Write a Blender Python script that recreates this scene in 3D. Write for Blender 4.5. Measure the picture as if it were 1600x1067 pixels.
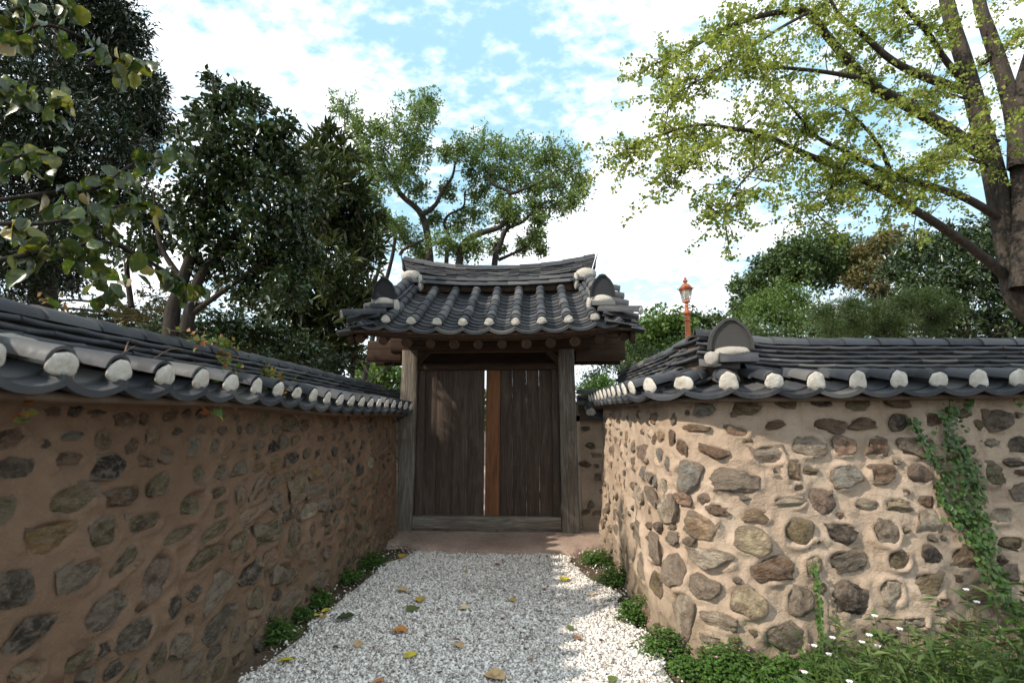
import bpy, bmesh, math, random
import numpy as np
from mathutils import Vector, Matrix

for _o in list(bpy.data.objects):
    bpy.data.objects.remove(_o)
SC = bpy.context.scene
COL = SC.collection
RNG = np.random.default_rng(7)
random.seed(7)
PI = math.pi
V = lambda *a: np.array(a, dtype=float)

# ------------------------------------------------------------------ camera
EYE = 1.6
TILT = math.atan(122 / 800)
CT, ST = math.cos(TILT), math.sin(TILT)
cd = bpy.data.cameras.new('camera')
cam = bpy.data.objects.new('camera', cd)
COL.objects.link(cam)
cd.sensor_width = 36
cd.lens = 18
cd.clip_start = 0.05
cd.clip_end = 2000
cd.dof.use_dof = True
cd.dof.focus_distance = 5.2
cd.dof.aperture_fstop = 2.0
cam.location = (0, 0, EYE)
cam.rotation_euler = (PI / 2 + TILT, 0, 0)
SC.camera = cam

# ------------------------------------------------------------------ sky, sun, exposure
SUN = Vector((-1.0, -0.54, 0.88)).normalized()          # towards the sun
SUN_EL = math.asin(SUN.z)
SUN_AZ = math.atan2(SUN.x, SUN.y)
world = bpy.data.worlds.new('World')
SC.world = world
world.use_nodes = True
wn, wl = world.node_tree.nodes, world.node_tree.links
wn.clear()
sky = wn.new('ShaderNodeTexSky')
sky.sky_type = 'NISHITA'
sky.sun_disc = False
sky.sun_elevation = SUN_EL
sky.sun_rotation = SUN_AZ % (2 * PI)
sky.air_density = 1.0
sky.dust_density = 0.6
sky.ozone_density = 1.0
tc = wn.new('ShaderNodeTexCoord')
sep = wn.new('ShaderNodeSeparateXYZ')
wl.new(tc.outputs['Generated'], sep.inputs[0])


def wmath(op, a, b=None, clamp=False):
    n = wn.new('ShaderNodeMath')
    n.operation = op
    n.use_clamp = clamp
    for i, x in enumerate((a, b)):
        if x is None:
            continue
        if isinstance(x, (int, float)):
            n.inputs[i].default_value = x
        else:
            wl.new(x, n.inputs[i])
    return n.outputs[0]


zc = wmath('ADD', wmath('MAXIMUM', sep.outputs['Z'], 0.0), 0.16)
comb = wn.new('ShaderNodeCombineXYZ')
wl.new(wmath('DIVIDE', sep.outputs['X'], zc), comb.inputs[0])
wl.new(wmath('DIVIDE', sep.outputs['Y'], zc), comb.inputs[1])


def wnoise(scale, detail, rough, dist=0.0, off=(0, 0, 0), stretch=(1, 1, 1), rot=0.0):
    mp = wn.new('ShaderNodeMapping')
    mp.inputs['Location'].default_value = off
    mp.inputs['Scale'].default_value = stretch
    mp.inputs['Rotation'].default_value = (0, 0, rot)
    wl.new(comb.outputs[0], mp.inputs[0])
    n = wn.new('ShaderNodeTexNoise')
    n.inputs['Scale'].default_value = scale
    n.inputs['Detail'].default_value = detail
    n.inputs['Roughness'].default_value = rough
    n.inputs['Distortion'].default_value = dist
    wl.new(mp.outputs[0], n.inputs['Vector'])
    return n.outputs['Fac']


big = wnoise(1.3, 3, 0.5, 0.2, (6.3, 2.9, 0), (1, 1.2, 1), 0.5)
small = wnoise(13, 7, 0.6, 0.1, (0, 5, 0), (1, 1.25, 1), 0.6)
s = wmath('ADD', wmath('MULTIPLY', big, 0.8), wmath('MULTIPLY', small, 0.62))
cl = wn.new('ShaderNodeMapRange')
cl.interpolation_type = 'SMOOTHSTEP'
cl.inputs['From Min'].default_value = 0.58
cl.inputs['From Max'].default_value = 0.88
wl.new(s, cl.inputs['Value'])
# clouds thicken to a white veil towards the horizon
hz = wmath('SUBTRACT', 1.0, wmath('MULTIPLY', wmath('MAXIMUM', sep.outputs['Z'], 0.0), 2.2), True)
hz = wmath('MULTIPLY', wmath('MULTIPLY', hz, hz), 0.75)
cover = wmath('MAXIMUM', cl.outputs[0], hz, True)
mix = wn.new('ShaderNodeMix')
mix.data_type = 'RGBA'
wl.new(cover, mix.inputs['Factor'])
pale = wn.new('ShaderNodeMix')
pale.data_type = 'RGBA'
pale.inputs['Factor'].default_value = 0.75
wl.new(sky.outputs[0], pale.inputs['A'])
pale.inputs['B'].default_value = (2.9, 4.9, 6.0, 1)
wl.new(pale.outputs['Result'], mix.inputs['A'])
mix.inputs['B'].default_value = (9.6, 9.7, 9.9, 1)
bg = wn.new('ShaderNodeBackground')
bg.inputs['Strength'].default_value = 0.115
wl.new(mix.outputs['Result'], bg.inputs['Color'])
wo = wn.new('ShaderNodeOutputWorld')
wl.new(bg.outputs[0], wo.inputs['Surface'])

ld = bpy.data.lights.new('sun', 'SUN')
ld.energy = 3.2
ld.angle = math.radians(1.0)
ld.color = (1.0, 0.90, 0.78)
sun = bpy.data.objects.new('sun', ld)
COL.objects.link(sun)
sun.rotation_euler = SUN.to_track_quat('Z', 'Y').to_euler()
sun.location = (-10, -4, 12)

SC.view_settings.view_transform = 'Standard'
SC.view_settings.look = 'None'
SC.view_settings.gamma = 1
SC.view_settings.exposure = 0.85
SC.view_settings.use_curve_mapping = False
SC.cycles.max_bounces = 8
SC.cycles.transparent_max_bounces = 8


# ------------------------------------------------------------------ photo pixel -> place
def ray(px, py):
    dv = (533.5 - py) / 800
    return V((px - 800) / 800, CT - dv * ST, ST + dv * CT)


def at(px, py, Y):
    d = ray(px, py)
    return V(0, 0, EYE) + d * (Y / d[1])


def on_ground(px, py, z=0.0):
    d = ray(px, py)
    return V(0, 0, EYE) + d * ((z - EYE) / d[2])


def depth_of(p):
    return p[1] * CT + (p[2] - EYE) * ST


# ------------------------------------------------------------------ numpy noise
_T = np.random.default_rng(11).random((64, 64, 64))


def vnoise(p):
    """smooth value noise of points p (n,3), 0..1"""
    p = np.asarray(p, float)
    i = np.floor(p).astype(int)
    f = p - i
    f = f * f * (3 - 2 * f)
    r = 0
    for dx in (0, 1):
        wx = f[..., 0] if dx else 1 - f[..., 0]
        for dy in (0, 1):
            wy = f[..., 1] if dy else 1 - f[..., 1]
            for dz in (0, 1):
                wz = f[..., 2] if dz else 1 - f[..., 2]
                r = r + wx * wy * wz * _T[(i[..., 0] + dx) % 64, (i[..., 1] + dy) % 64, (i[..., 2] + dz) % 64]
    return r


def fbm(p, octv=4, gain=0.5):
    p = np.asarray(p, float)
    a, s, t = 1.0, 0.0, 0.0
    for k in range(octv):
        s = s + a * vnoise(p * 2 ** k + 17.3 * k)
        t += a
        a *= gain
    return s / t


# ------------------------------------------------------------------ mesh helpers
def mesh_np(name, verts, faces, smooth=False):
    """faces: list of (m,k) int arrays (k corners each)"""
    me = bpy.data.meshes.new(name)
    verts = np.asarray(verts, np.float32)
    me.vertices.add(len(verts))
    me.vertices.foreach_set('co', verts.ravel())
    if not isinstance(faces, list):
        faces = [faces]
    faces = [np.asarray(f, np.int32) for f in faces if len(f)]
    idx = np.concatenate([f.ravel() for f in faces])
    tot = np.concatenate([np.full(len(f), f.shape[1], np.int32) for f in faces])
    st = np.concatenate([[0], np.cumsum(tot)[:-1]]).astype(np.int32)
    me.loops.add(len(idx))
    me.loops.foreach_set('vertex_index', idx)
    me.polygons.add(len(tot))
    me.polygons.foreach_set('loop_start', st)
    me.polygons.foreach_set('loop_total', tot)
    me.update(calc_edges=True)
    me.validate()
    if smooth:
        me.polygons.foreach_set('use_smooth', np.ones(len(tot), bool))
    return me


class Acc:
    """collects pieces of geometry into one mesh"""

    def __init__(self):
        self.v, self.f3, self.f4, self.n = [], [], [], 0

    def add(self, v, f):
        v = np.asarray(v, float)
        f = np.asarray(f, int)
        (self.f3 if f.shape[1] == 3 else self.f4).append(f + self.n)
        self.v.append(v)
        self.n += len(v)

    def add_two(self, v, f3, f4):
        v = np.asarray(v, float)
        if len(f3):
            self.f3.append(np.asarray(f3, int) + self.n)
        if len(f4):
            self.f4.append(np.asarray(f4, int) + self.n)
        self.v.append(v)
        self.n += len(v)

    def box(self, c, s, rz=0.0, M=None):
        x, y, z = np.array(s) / 2
        v = np.array([(a * x, b * y, d * z) for a in (-1, 1) for b in (-1, 1) for d in (-1, 1)])
        if rz:
            cc, ss = math.cos(rz), math.sin(rz)
            v = np.c_[v[:, 0] * cc - v[:, 1] * ss, v[:, 0] * ss + v[:, 1] * cc, v[:, 2]]
        if M is not None:
            v = v @ np.asarray(M).T
        self.add(v + np.array(c), [(0, 1, 3, 2), (4, 6, 7, 5), (0, 4, 5, 1), (2, 3, 7, 6), (0, 2, 6, 4), (1, 5, 7, 3)])

    def tube(self, pts, rad, n=8, cap=True):
        pts = np.asarray(pts, float)
        m = len(pts)
        rad = np.broadcast_to(np.asarray(rad, float), (m,))
        tg = np.gradient(pts, axis=0)
        tg /= np.linalg.norm(tg, axis=1)[:, None] + 1e-9
        ref = V(0, 0, 1) if abs(tg[0][2]) < 0.9 else V(1, 0, 0)
        u = np.cross(tg[0], ref)
        u /= np.linalg.norm(u)
        a = np.arange(n) * 2 * PI / n
        vs = []
        for i in range(m):
            u = u - tg[i] * np.dot(u, tg[i])
            u /= np.linalg.norm(u) + 1e-9
            w = np.cross(tg[i], u)
            vs.append(pts[i] + rad[i] * (np.cos(a)[:, None] * u + np.sin(a)[:, None] * w))
        vs = np.concatenate(vs)
        f = []
        for i in range(m - 1):
            for k in range(n):
                f.append((i * n + k, i * n + (k + 1) % n, (i + 1) * n + (k + 1) % n, (i + 1) * n + k))
        self.add(vs, f)
        if cap:
            for base, c, rev in ((0, pts[0], True), ((m - 1) * n, pts[-1], False)):
                ring = vs[base:base + n]
                fv = np.vstack([ring, [c]])
                ff = [((k + 1) % n, k, n) if rev else (k, (k + 1) % n, n) for k in range(n)]
                self.add(fv, ff)

    def mesh(self, name, smooth=False):
        fs = []
        if self.f3:
            fs.append(np.concatenate(self.f3))
        if self.f4:
            fs.append(np.concatenate(self.f4))
        return mesh_np(name, np.concatenate(self.v), fs, smooth)


def smooth_by_angle(me, deg=40):
    try:
        me.polygons.foreach_set('use_smooth', np.ones(len(me.polygons), bool))
        bm = bmesh.new()
        bm.from_mesh(me)
        lim = math.radians(deg)
        for e in bm.edges:
            if len(e.link_faces) == 2 and e.calc_face_angle(0) > lim:
                e.smooth = False
        bm.to_mesh(me)
        bm.free()
    except Exception:
        pass
    return me


def obj(name, me, mat=None, parent=None, M=None, color=None):
    o = bpy.data.objects.new(name, me)
    COL.objects.link(o)
    if mat is not None and me is not None and not me.materials:
        me.materials.append(mat)
    if parent is not None:
        o.parent = parent
    if M is not None:
        o.matrix_local = M
    if color is not None:
        o.color = (*color, 1)
    return o


def thing(name, label, cat, loc=(0, 0, 0), rz=0.0, group=None):
    o = bpy.data.objects.new(name, None)
    o.empty_display_size = 0.2
    COL.objects.link(o)
    o.location = loc
    o.rotation_euler = (0, 0, rz)
    return tag(o, label, cat, group)


def tag(o, label, cat, group=None):
    o['label'] = label
    o['category'] = cat
    if group:
        o['group'] = group
    return o


def struct(o, kind='structure', label=None):
    o['kind'] = kind
    if label:
        o['label'] = label
    return o


def frame(o, x, y, z, s=(1, 1, 1)):
    """matrix with columns x*sx, y*sy, z*sz and origin o"""
    M = Matrix.Identity(4)
    for r in range(3):
        M[r][0] = x[r] * s[0]
        M[r][1] = y[r] * s[1]
        M[r][2] = z[r] * s[2]
        M[r][3] = o[r]
    return M


def unit(v):
    v = np.asarray(v, float)
    return v / (np.linalg.norm(v) + 1e-12)


# ------------------------------------------------------------------ material helpers
class Mat:
    def __init__(self, name):
        self.m = bpy.data.materials.new(name)
        self.m.use_nodes = True
        self.n, self.l = self.m.node_tree.nodes, self.m.node_tree.links
        self.b = self.n['Principled BSDF']
        self.out = self.n['Material Output']
        self.tc = self.n.new('ShaderNodeTexCoord')
        self.oi = None

    def node(self, t, **kw):
        n = self.n.new(t)
        for k, v in kw.items():
            setattr(n, k, v)
        return n

    def set(self, sock, x):
        if hasattr(x, 'default_value') or hasattr(x, 'is_output'):
            self.l.new(x, sock)
        else:
            if isinstance(x, tuple) and len(x) == 3 and sock.type == 'RGBA':
                x = (*x, 1)
            sock.default_value = x

    def math(self, op, a, b=0.0, c=None, clamp=False):
        n = self.node('ShaderNodeMath', operation=op, use_clamp=clamp)
        self.set(n.inputs[0], a)
        self.set(n.inputs[1], b)
        if c is not None:
            self.set(n.inputs[2], c)
        return n.outputs[0]

    def coord(self, kind='Object', scale=(1, 1, 1), rnd=False, loc=(0, 0, 0)):
        v = self.tc.outputs[kind]
        mp = self.node('ShaderNodeMapping')
        mp.inputs['Scale'].default_value = scale
        mp.inputs['Location'].default_value = loc
        self.l.new(v, mp.inputs[0])
        v = mp.outputs[0]
        if rnd:
            oi = self.info()
            ad = self.node('ShaderNodeVectorMath', operation='ADD')
            sc = self.math('MULTIPLY', oi.outputs['Random'], 57.0)
            self.l.new(v, ad.inputs[0])
            self.l.new(sc, ad.inputs[1])
            v = ad.outputs[0]
        return v

    def info(self):
        if self.oi is None:
            self.oi = self.node('ShaderNodeObjectInfo')
        return self.oi

    def noise(self, vec, scale, detail=4, rough=0.5, dist=0.0):
        n = self.node('ShaderNodeTexNoise')
        self.l.new(vec, n.inputs['Vector'])
        n.inputs['Scale'].default_value = scale
        n.inputs['Detail'].default_value = detail
        n.inputs['Roughness'].default_value = rough
        n.inputs['Distortion'].default_value = dist
        return n.outputs['Fac']

    def voro(self, vec, scale, feature='F1', out='Distance'):
        n = self.node('ShaderNodeTexVoronoi', feature=feature)
        self.l.new(vec, n.inputs['Vector'])
        n.inputs['Scale'].default_value = scale
        return n.outputs[out]

    def ramp(self, fac, stops, interp='LINEAR'):
        n = self.node('ShaderNodeValToRGB')
        cr = n.color_ramp
        cr.interpolation = interp
        while len(cr.elements) > 1:
            cr.elements.remove(cr.elements[-1])
        for i, (p, c) in enumerate(stops):
            e = cr.elements[0] if i == 0 else cr.elements.new(p)
            e.position = p
            e.color = (*c, 1) if len(c) == 3 else c
        self.l.new(fac, n.inputs[0])
        return n.outputs[0]

    def step(self, fac, a, b, lo=0.0, hi=1.0):
        n = self.node('ShaderNodeMapRange', interpolation_type='SMOOTHSTEP')
        self.l.new(fac, n.inputs['Value'])
        n.inputs['From Min'].default_value = a
        n.inputs['From Max'].default_value = b
        n.inputs['To Min'].default_value = lo
        n.inputs['To Max'].default_value = hi
        return n.outputs[0]

    def mix(self, f, a, b, mode='MIX'):
        n = self.node('ShaderNodeMix', data_type='RGBA', blend_type=mode)
        self.set(n.inputs['Factor'], f)
        self.set(n.inputs['A'], a)
        self.set(n.inputs['B'], b)
        return n.outputs['Result']

    def bump(self, h, strength=0.5, dist=0.02, normal=None):
        n = self.node('ShaderNodeBump')
        n.inputs['Strength'].default_value = strength
        n.inputs['Distance'].default_value = dist
        self.l.new(h, n.inputs['Height'])
        if normal is not None:
            self.l.new(normal, n.inputs['Normal'])
        self.l.new(n.outputs[0], self.b.inputs['Normal'])
        return n.outputs[0]

    def done(self, color=None, rough=0.8, spec=None):
        if color is not None:
            self.set(self.b.inputs['Base Color'], color)
        self.set(self.b.inputs['Roughness'], rough)
        if spec is not None:
            self.b.inputs['Specular IOR Level'].default_value = spec
        return self.m


MAT = {}


def m_tile(name, lichen=0.25, tone=1.0):
    m = Mat(name)
    r = m.info().outputs['Random']
    base = m.ramp(r, [(0, (0.030 * tone, 0.032 * tone, 0.038 * tone)), (0.45, (0.056 * tone, 0.060 * tone, 0.070 * tone)),
                      (0.8, (0.090 * tone, 0.093 * tone, 0.102 * tone)), (1, (0.165 * tone, 0.158 * tone, 0.148 * tone))])
    v = m.coord('Object', rnd=True)
    n1 = m.noise(v, 9, 6, 0.65)
    base = m.mix(m.step(n1, 0.45, 0.75, 0, 0.55), base, (0.15 * tone, 0.142 * tone, 0.125 * tone))
    n2 = m.noise(v, 26, 5, 0.7)
    base = m.mix(m.step(n2, 0.62, 0.72, 0, lichen), base, (0.20 * tone, 0.205 * tone, 0.15 * tone))
    n3 = m.noise(v, 60, 3, 0.6)
    m.bump(n3, 0.25, 0.004)
    return m.done(base, m.step(n1, 0.3, 0.7, 0.55, 0.8), 0.35)


MAT['tile'] = m_tile('roof_tile', 0.22, 0.68)
MAT['tile_old'] = m_tile('mossy_roof_tile', 0.5, 0.62)


def m_plaster():
    m = Mat('lime_plaster')
    v = m.coord('Object', rnd=True)
    n = m.noise(v, 14, 6, 0.7)
    c = m.ramp(n, [(0.25, (0.22, 0.19, 0.15)), (0.42, (0.50, 0.46, 0.39)), (0.7, (0.66, 0.63, 0.57))])
    c = m.mix(m.step(m.noise(v, 5, 3), 0.6, 0.72, 0, 0.5), c, (0.30, 0.24, 0.17))
    m.bump(m.noise(v, 30, 6, 0.75), 0.9, 0.02)
    return m.done(c, 0.9, 0.2)


MAT['plaster'] = m_plaster()
MAT['tile_dark'] = m_tile('end_plate_tile', 0.05, 0.28)


def m_mortar(name='clay_mortar', k=(1, 1, 1)):
    m = Mat(name)
    Q = lambda c: tuple(a * b for a, b in zip(c, k))
    v = m.coord('Object')
    n1 = m.noise(v, 1.6, 5, 0.6)
    n2 = m.noise(v, 12, 6, 0.65)
    c = m.ramp(n1, [(0.3, Q((0.32, 0.235, 0.165))), (0.5, Q((0.42, 0.32, 0.235))), (0.72, Q((0.52, 0.415, 0.315)))])
    c = m.mix(m.step(n2, 0.4, 0.7, 0, 0.45), c, Q((0.33, 0.25, 0.19)))
    # damp and green at the foot of the wall (object z = height)
    sp = m.node('ShaderNodeSeparateXYZ')
    m.l.new(m.tc.outputs['Object'], sp.inputs[0])
    hgt = m.math('ADD', sp.outputs['Z'], m.math('MULTIPLY', m.math('SUBTRACT', n1, 0.5), 0.9))
    c = m.mix(m.step(hgt, 0.0, 0.55, 0.55, 0.0), c, (0.13, 0.115, 0.075))
    vert = m.coord('Object', scale=(9, 9, 0.8))
    streak = m.noise(vert, 1.0, 4, 0.6)
    c = m.mix(m.step(streak, 0.55, 0.75, 0, 0.35), c, (0.20, 0.135, 0.09))
    grit = m.noise(v, 90, 4, 0.7)
    c = m.mix(m.step(grit, 0.55, 0.7, 0, 0.25), c, Q((0.55, 0.45, 0.36)))
    h = m.math('ADD', m.math('MULTIPLY', n2, 1.0), m.math('MULTIPLY', grit, 0.35))
    h = m.math('ADD', h, m.math('MULTIPLY', m.noise(v, 34, 5, 0.7, 0.5), 0.7))
    m.bump(h, 0.75, 0.022)
    return m.done(c, 0.95, 0.15)


MAT['mortar'] = m_mortar()
MAT['mortar_red_shaded'] = m_mortar('shaded_red_clay_mortar', (0.42, 0.345, 0.30))  # redder clay, with the left wall's shade and vignette darkened into its colour


def m_stone():
    m = Mat('field_stone')
    col = m.info().outputs['Color']
    v = m.coord('Object', rnd=True, scale=(1, 1, 1))
    n1 = m.noise(v, 1.3, 5, 0.6, 0.6)
    n2 = m.noise(v, 4.5, 7, 0.7, 0.3)
    dark = m.mix(1.0, col, (0.40, 0.36, 0.34), 'MULTIPLY')
    lite = m.mix(0.40, col, (0.66, 0.62, 0.55))
    c = m.mix(m.step(n1, 0.32, 0.62), dark, col)
    c = m.mix(m.step(n2, 0.52, 0.70, 0, 0.8), c, lite)
    c = m.mix(m.step(m.noise(v, 2.2, 5, 0.7), 0.58, 0.7, 0, 0.55), c, (0.20, 0.13, 0.075))
    c = m.mix(m.step(m.noise(v, 11, 4, 0.7), 0.62, 0.7, 0, 0.7), c, (0.035, 0.03, 0.028))
    dust = m.noise(v, 1.9, 6, 0.72, 0.5)
    c = m.mix(m.step(dust, 0.44, 0.66, 0, 0.75), c, (0.36, 0.275, 0.205))
    # clay smeared over the edge of the stone
    sp = m.node('ShaderNodeSeparateXYZ')
    m.l.new(m.tc.outputs['Object'], sp.inputs[0])
    rr = m.math('SQRT', m.math('ADD', m.math('MULTIPLY', sp.outputs['X'], sp.outputs['X']), m.math('MULTIPLY', sp.outputs['Y'], sp.outputs['Y'])))
    rr = m.math('ADD', rr, m.math('MULTIPLY', m.math('SUBTRACT', dust, 0.5), 1.1))
    c = m.mix(m.step(rr, 0.70, 0.95, 0, 0.75), c, (0.33, 0.25, 0.185))
    h = m.math('ADD', m.noise(v, 3.2, 8, 0.75, 0.4), m.math('MULTIPLY', n2, 0.8))
    m.bump(h, 1.0, 0.07)
    return m.done(c, 0.82, 0.3)


MAT['stone'] = m_stone()


def m_wood(name, a, b, c3, grain=1.0, wear=0.4):
    m = Mat(name)
    v = m.coord('Object', scale=(14, 14, 1.1), rnd=True)
    g = m.noise(v, 1.6 * grain, 8, 0.68, 1.2)
    fine = m.noise(m.coord('Object', scale=(60, 60, 2.0), rnd=True), 1.5, 4, 0.6)
    col = m.ramp(g, [(0.28, a), (0.5, b), (0.74, c3)])
    col = m.mix(m.step(fine, 0.5, 0.75, 0, 0.5), col, tuple(x * 0.45 for x in a))
    r = m.math('ADD', 0.75, m.math('MULTIPLY', m.info().outputs['Random'], 0.5))
    mm = m.node('ShaderNodeMix', data_type='RGBA', blend_type='MULTIPLY')
    mm.inputs['Factor'].default_value = 1
    m.l.new(col, mm.inputs['A'])
    cmb = m.node('ShaderNodeCombineXYZ')
    for i in range(3):
        m.l.new(r, cmb.inputs[i])
    m.l.new(cmb.outputs[0], mm.inputs['B'])
    col = mm.outputs['Result']
    big = m.noise(m.coord('Object', scale=(2, 2, 1.2), rnd=True), 2.2, 4, 0.6)
    col = m.mix(m.step(big, 0.5, 0.75, 0, wear), col, (0.20, 0.165, 0.13))
    m.bump(m.math('ADD', g, m.math('MULTIPLY', fine, 0.6)), 0.7, 0.012)
    return m.done(col, 0.8, 0.25)


MAT['post'] = m_wood('weathered_post_wood', (0.060, 0.048, 0.038), (0.14, 0.12, 0.097), (0.30, 0.27, 0.225), 1.0, 0.5)
MAT['door'] = m_wood('dark_door_wood', (0.034, 0.023, 0.017), (0.064, 0.045, 0.034), (0.115, 0.085, 0.068), 1.0, 0.15)
MAT['orange'] = m_wood('new_orange_wood', (0.13, 0.055, 0.024), (0.24, 0.105, 0.045), (0.30, 0.15, 0.075), 0.8, 0.0)
MAT['beam'] = m_wood('brown_beam_wood', (0.026, 0.015, 0.010), (0.055, 0.031, 0.019), (0.09, 0.053, 0.033), 1.0, 0.1)


def m_leaf(name, cols, rough=0.45, trans=0.35, spec=0.4, tcol=None):
    m = Mat(name)
    geo = m.node('ShaderNodeNewGeometry')
    r = geo.outputs['Random Per Island']
    k = len(cols)
    stops = [(i / max(1, k - 1), c) for i, c in enumerate(cols)]
    c = m.ramp(r, stops)
    v = m.coord('Object')
    n = m.noise(v, 1.1, 3, 0.5)
    c = m.mix(m.step(n, 0.35, 0.65, 0.0, 0.35), c, tuple(x * 0.6 for x in cols[0]))
    m.done(c, rough, spec)
    tr = m.node('ShaderNodeBsdfTranslucent')
    t = m.mix(1.0, c, tcol or (1.0, 1.0, 0.55), 'MULTIPLY')
    m.l.new(t, tr.inputs['Color'])
    mx = m.node('ShaderNodeMixShader')
    mx.inputs[0].default_value = trans
    m.l.new(m.b.outputs[0], mx.inputs[1])
    m.l.new(tr.outputs[0], mx.inputs[2])
    m.l.new(mx.outputs[0], m.out.inputs['Surface'])
    return m.m


def m_bark(name, a, b):
    m = Mat(name)
    v = m.coord('Object', scale=(6, 6, 1.6))
    n = m.noise(v, 2.5, 7, 0.7, 0.8)
    c = m.ramp(n, [(0.3, a), (0.7, b)])
    m.bump(n, 0.9, 0.03)
    return m.done(c, 0.95, 0.15)


MAT['bark_dark'] = m_bark('dark_bark', (0.022, 0.018, 0.015), (0.060, 0.050, 0.042))
MAT['bark_grey'] = m_bark('grey_bark', (0.028, 0.023, 0.019), (0.085, 0.070, 0.057))


def m_gravel_base():
    m = Mat('gravel_bed')
    v = m.coord('Object')
    w = m.noise(v, 30, 3, 0.6)
    cell = m.voro(v, 55, 'F1', 'Color')
    sp = m.node('ShaderNodeSeparateColor')
    m.l.new(cell, sp.inputs[0])
    c = m.ramp(sp.outputs[0], [(0, (0.20, 0.185, 0.17)), (0.35, (0.50, 0.465, 0.43)), (0.7, (0.66, 0.63, 0.59)), (1, (0.78, 0.76, 0.72))])
    d = m.voro(v, 55, 'F1', 'Distance')
    c = m.mix(m.step(d, 0.35, 0.7, 0, 0.6), c, (0.16, 0.14, 0.12))
    big = m.noise(v, 1.2, 4, 0.6)
    c = m.mix(m.step(big, 0.52, 0.75, 0, 0.4), c, (0.30, 0.25, 0.20))
    h = m.math('SUBTRACT', m.math('MULTIPLY', w, 0.3), d)
    m.bump(h, 1.0, 0.012)
    return m.done(c, 0.9, 0.2)


MAT['gravel'] = m_gravel_base()


def m_pebble():
    m = Mat('white_pebbles')
    geo = m.node('ShaderNodeNewGeometry')
    c = m.ramp(geo.outputs['Random Per Island'],
               [(0, (0.18, 0.155, 0.13)), (0.08, (0.33, 0.29, 0.25)), (0.25, (0.56, 0.515, 0.465)), (0.5, (0.74, 0.70, 0.645)), (1, (0.88, 0.85, 0.80))])
    return m.done(c, 0.8, 0.25)


MAT['pebble'] = m_pebble()


def m_soil(name, a, b, c2, scale=1.0):
    m = Mat(name)
    v = m.coord('Object')
    n1 = m.noise(v, 0.9 * scale, 5, 0.6)
    n2 = m.noise(v, 14 * scale, 6, 0.7)
    c = m.ramp(n1, [(0.3, a), (0.5, b), (0.72, c2)])
    c = m.mix(m.step(n2, 0.45, 0.7, 0, 0.5), c, tuple(x * 0.5 for x in a))
    m.bump(n2, 0.6, 0.02)
    return m.done(c, 0.95, 0.15)


MAT['soil'] = m_soil('damp_soil', (0.06, 0.045, 0.032), (0.11, 0.085, 0.06), (0.16, 0.13, 0.095))
MAT['grassland'] = m_soil('grassy_ground', (0.045, 0.065, 0.022), (0.09, 0.11, 0.045), (0.22, 0.19, 0.12), 0.4)
MAT['slab'] = m_soil('earthen_slab', (0.26, 0.19, 0.15), (0.34, 0.255, 0.205), (0.40, 0.31, 0.25), 1.4)


def m_plain(name, c, rough=0.6, spec=0.4, metal=0.0):
    m = Mat(name)
    n = m.noise(m.coord('Object'), 8, 4, 0.6)
    col = m.mix(m.step(n, 0.35, 0.7, 0, 0.35), c, tuple(x * 0.55 for x in c))
    m.b.inputs['Metallic'].default_value = metal
    return m.done(col, rough, spec)


def under(name, me, mat, root, Mw=None, color=None):
    """a part given in world coordinates, parented to a thing"""
    Mw = Mw or Matrix.Identity(4)
    return obj(name, me, mat, root, root.matrix_basis.inverted() @ Mw, color)


# ------------------------------------------------------------------ ground
def flat_sheet(name, poly, z, mat, kind='structure'):
    bm = bmesh.new()
    vs = [bm.verts.new((x, y, z)) for x, y in poly]
    bm.faces.new(vs)
    me = bpy.data.meshes.new(name)
    bm.to_mesh(me)
    bm.free()
    return struct(obj(name, me, mat), kind)


def ground_sheet():
    xs = np.concatenate([[-900, -300, -80, -30, -14], np.linspace(-8, 9, 52), [14, 30, 80, 300, 900]])
    ys = np.concatenate([[-300, -60, -20, -8], np.linspace(-4, 14, 55), [18, 30, 60, 200, 900]])
    X, Y = np.meshgrid(xs, ys)
    P = np.c_[X.ravel(), Y.ravel(), np.zeros(X.size)]
    z = (fbm(P * 1.3, 3) - 0.5) * 0.05 - 0.03
    z = np.where(np.abs(P[:, 0]) > 12, -0.05, z)
    P[:, 2] = z
    nx, ny = len(xs), len(ys)
    i = np.arange(nx * ny).reshape(ny, nx)
    f = np.stack([i[:-1, :-1], i[:-1, 1:], i[1:, 1:], i[1:, :-1]], -1).reshape(-1, 4)
    return P, f


P_, f_ = ground_sheet()
g = obj('ground', mesh_np('ground', P_, f_, True), MAT['soil'])
struct(g)


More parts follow.
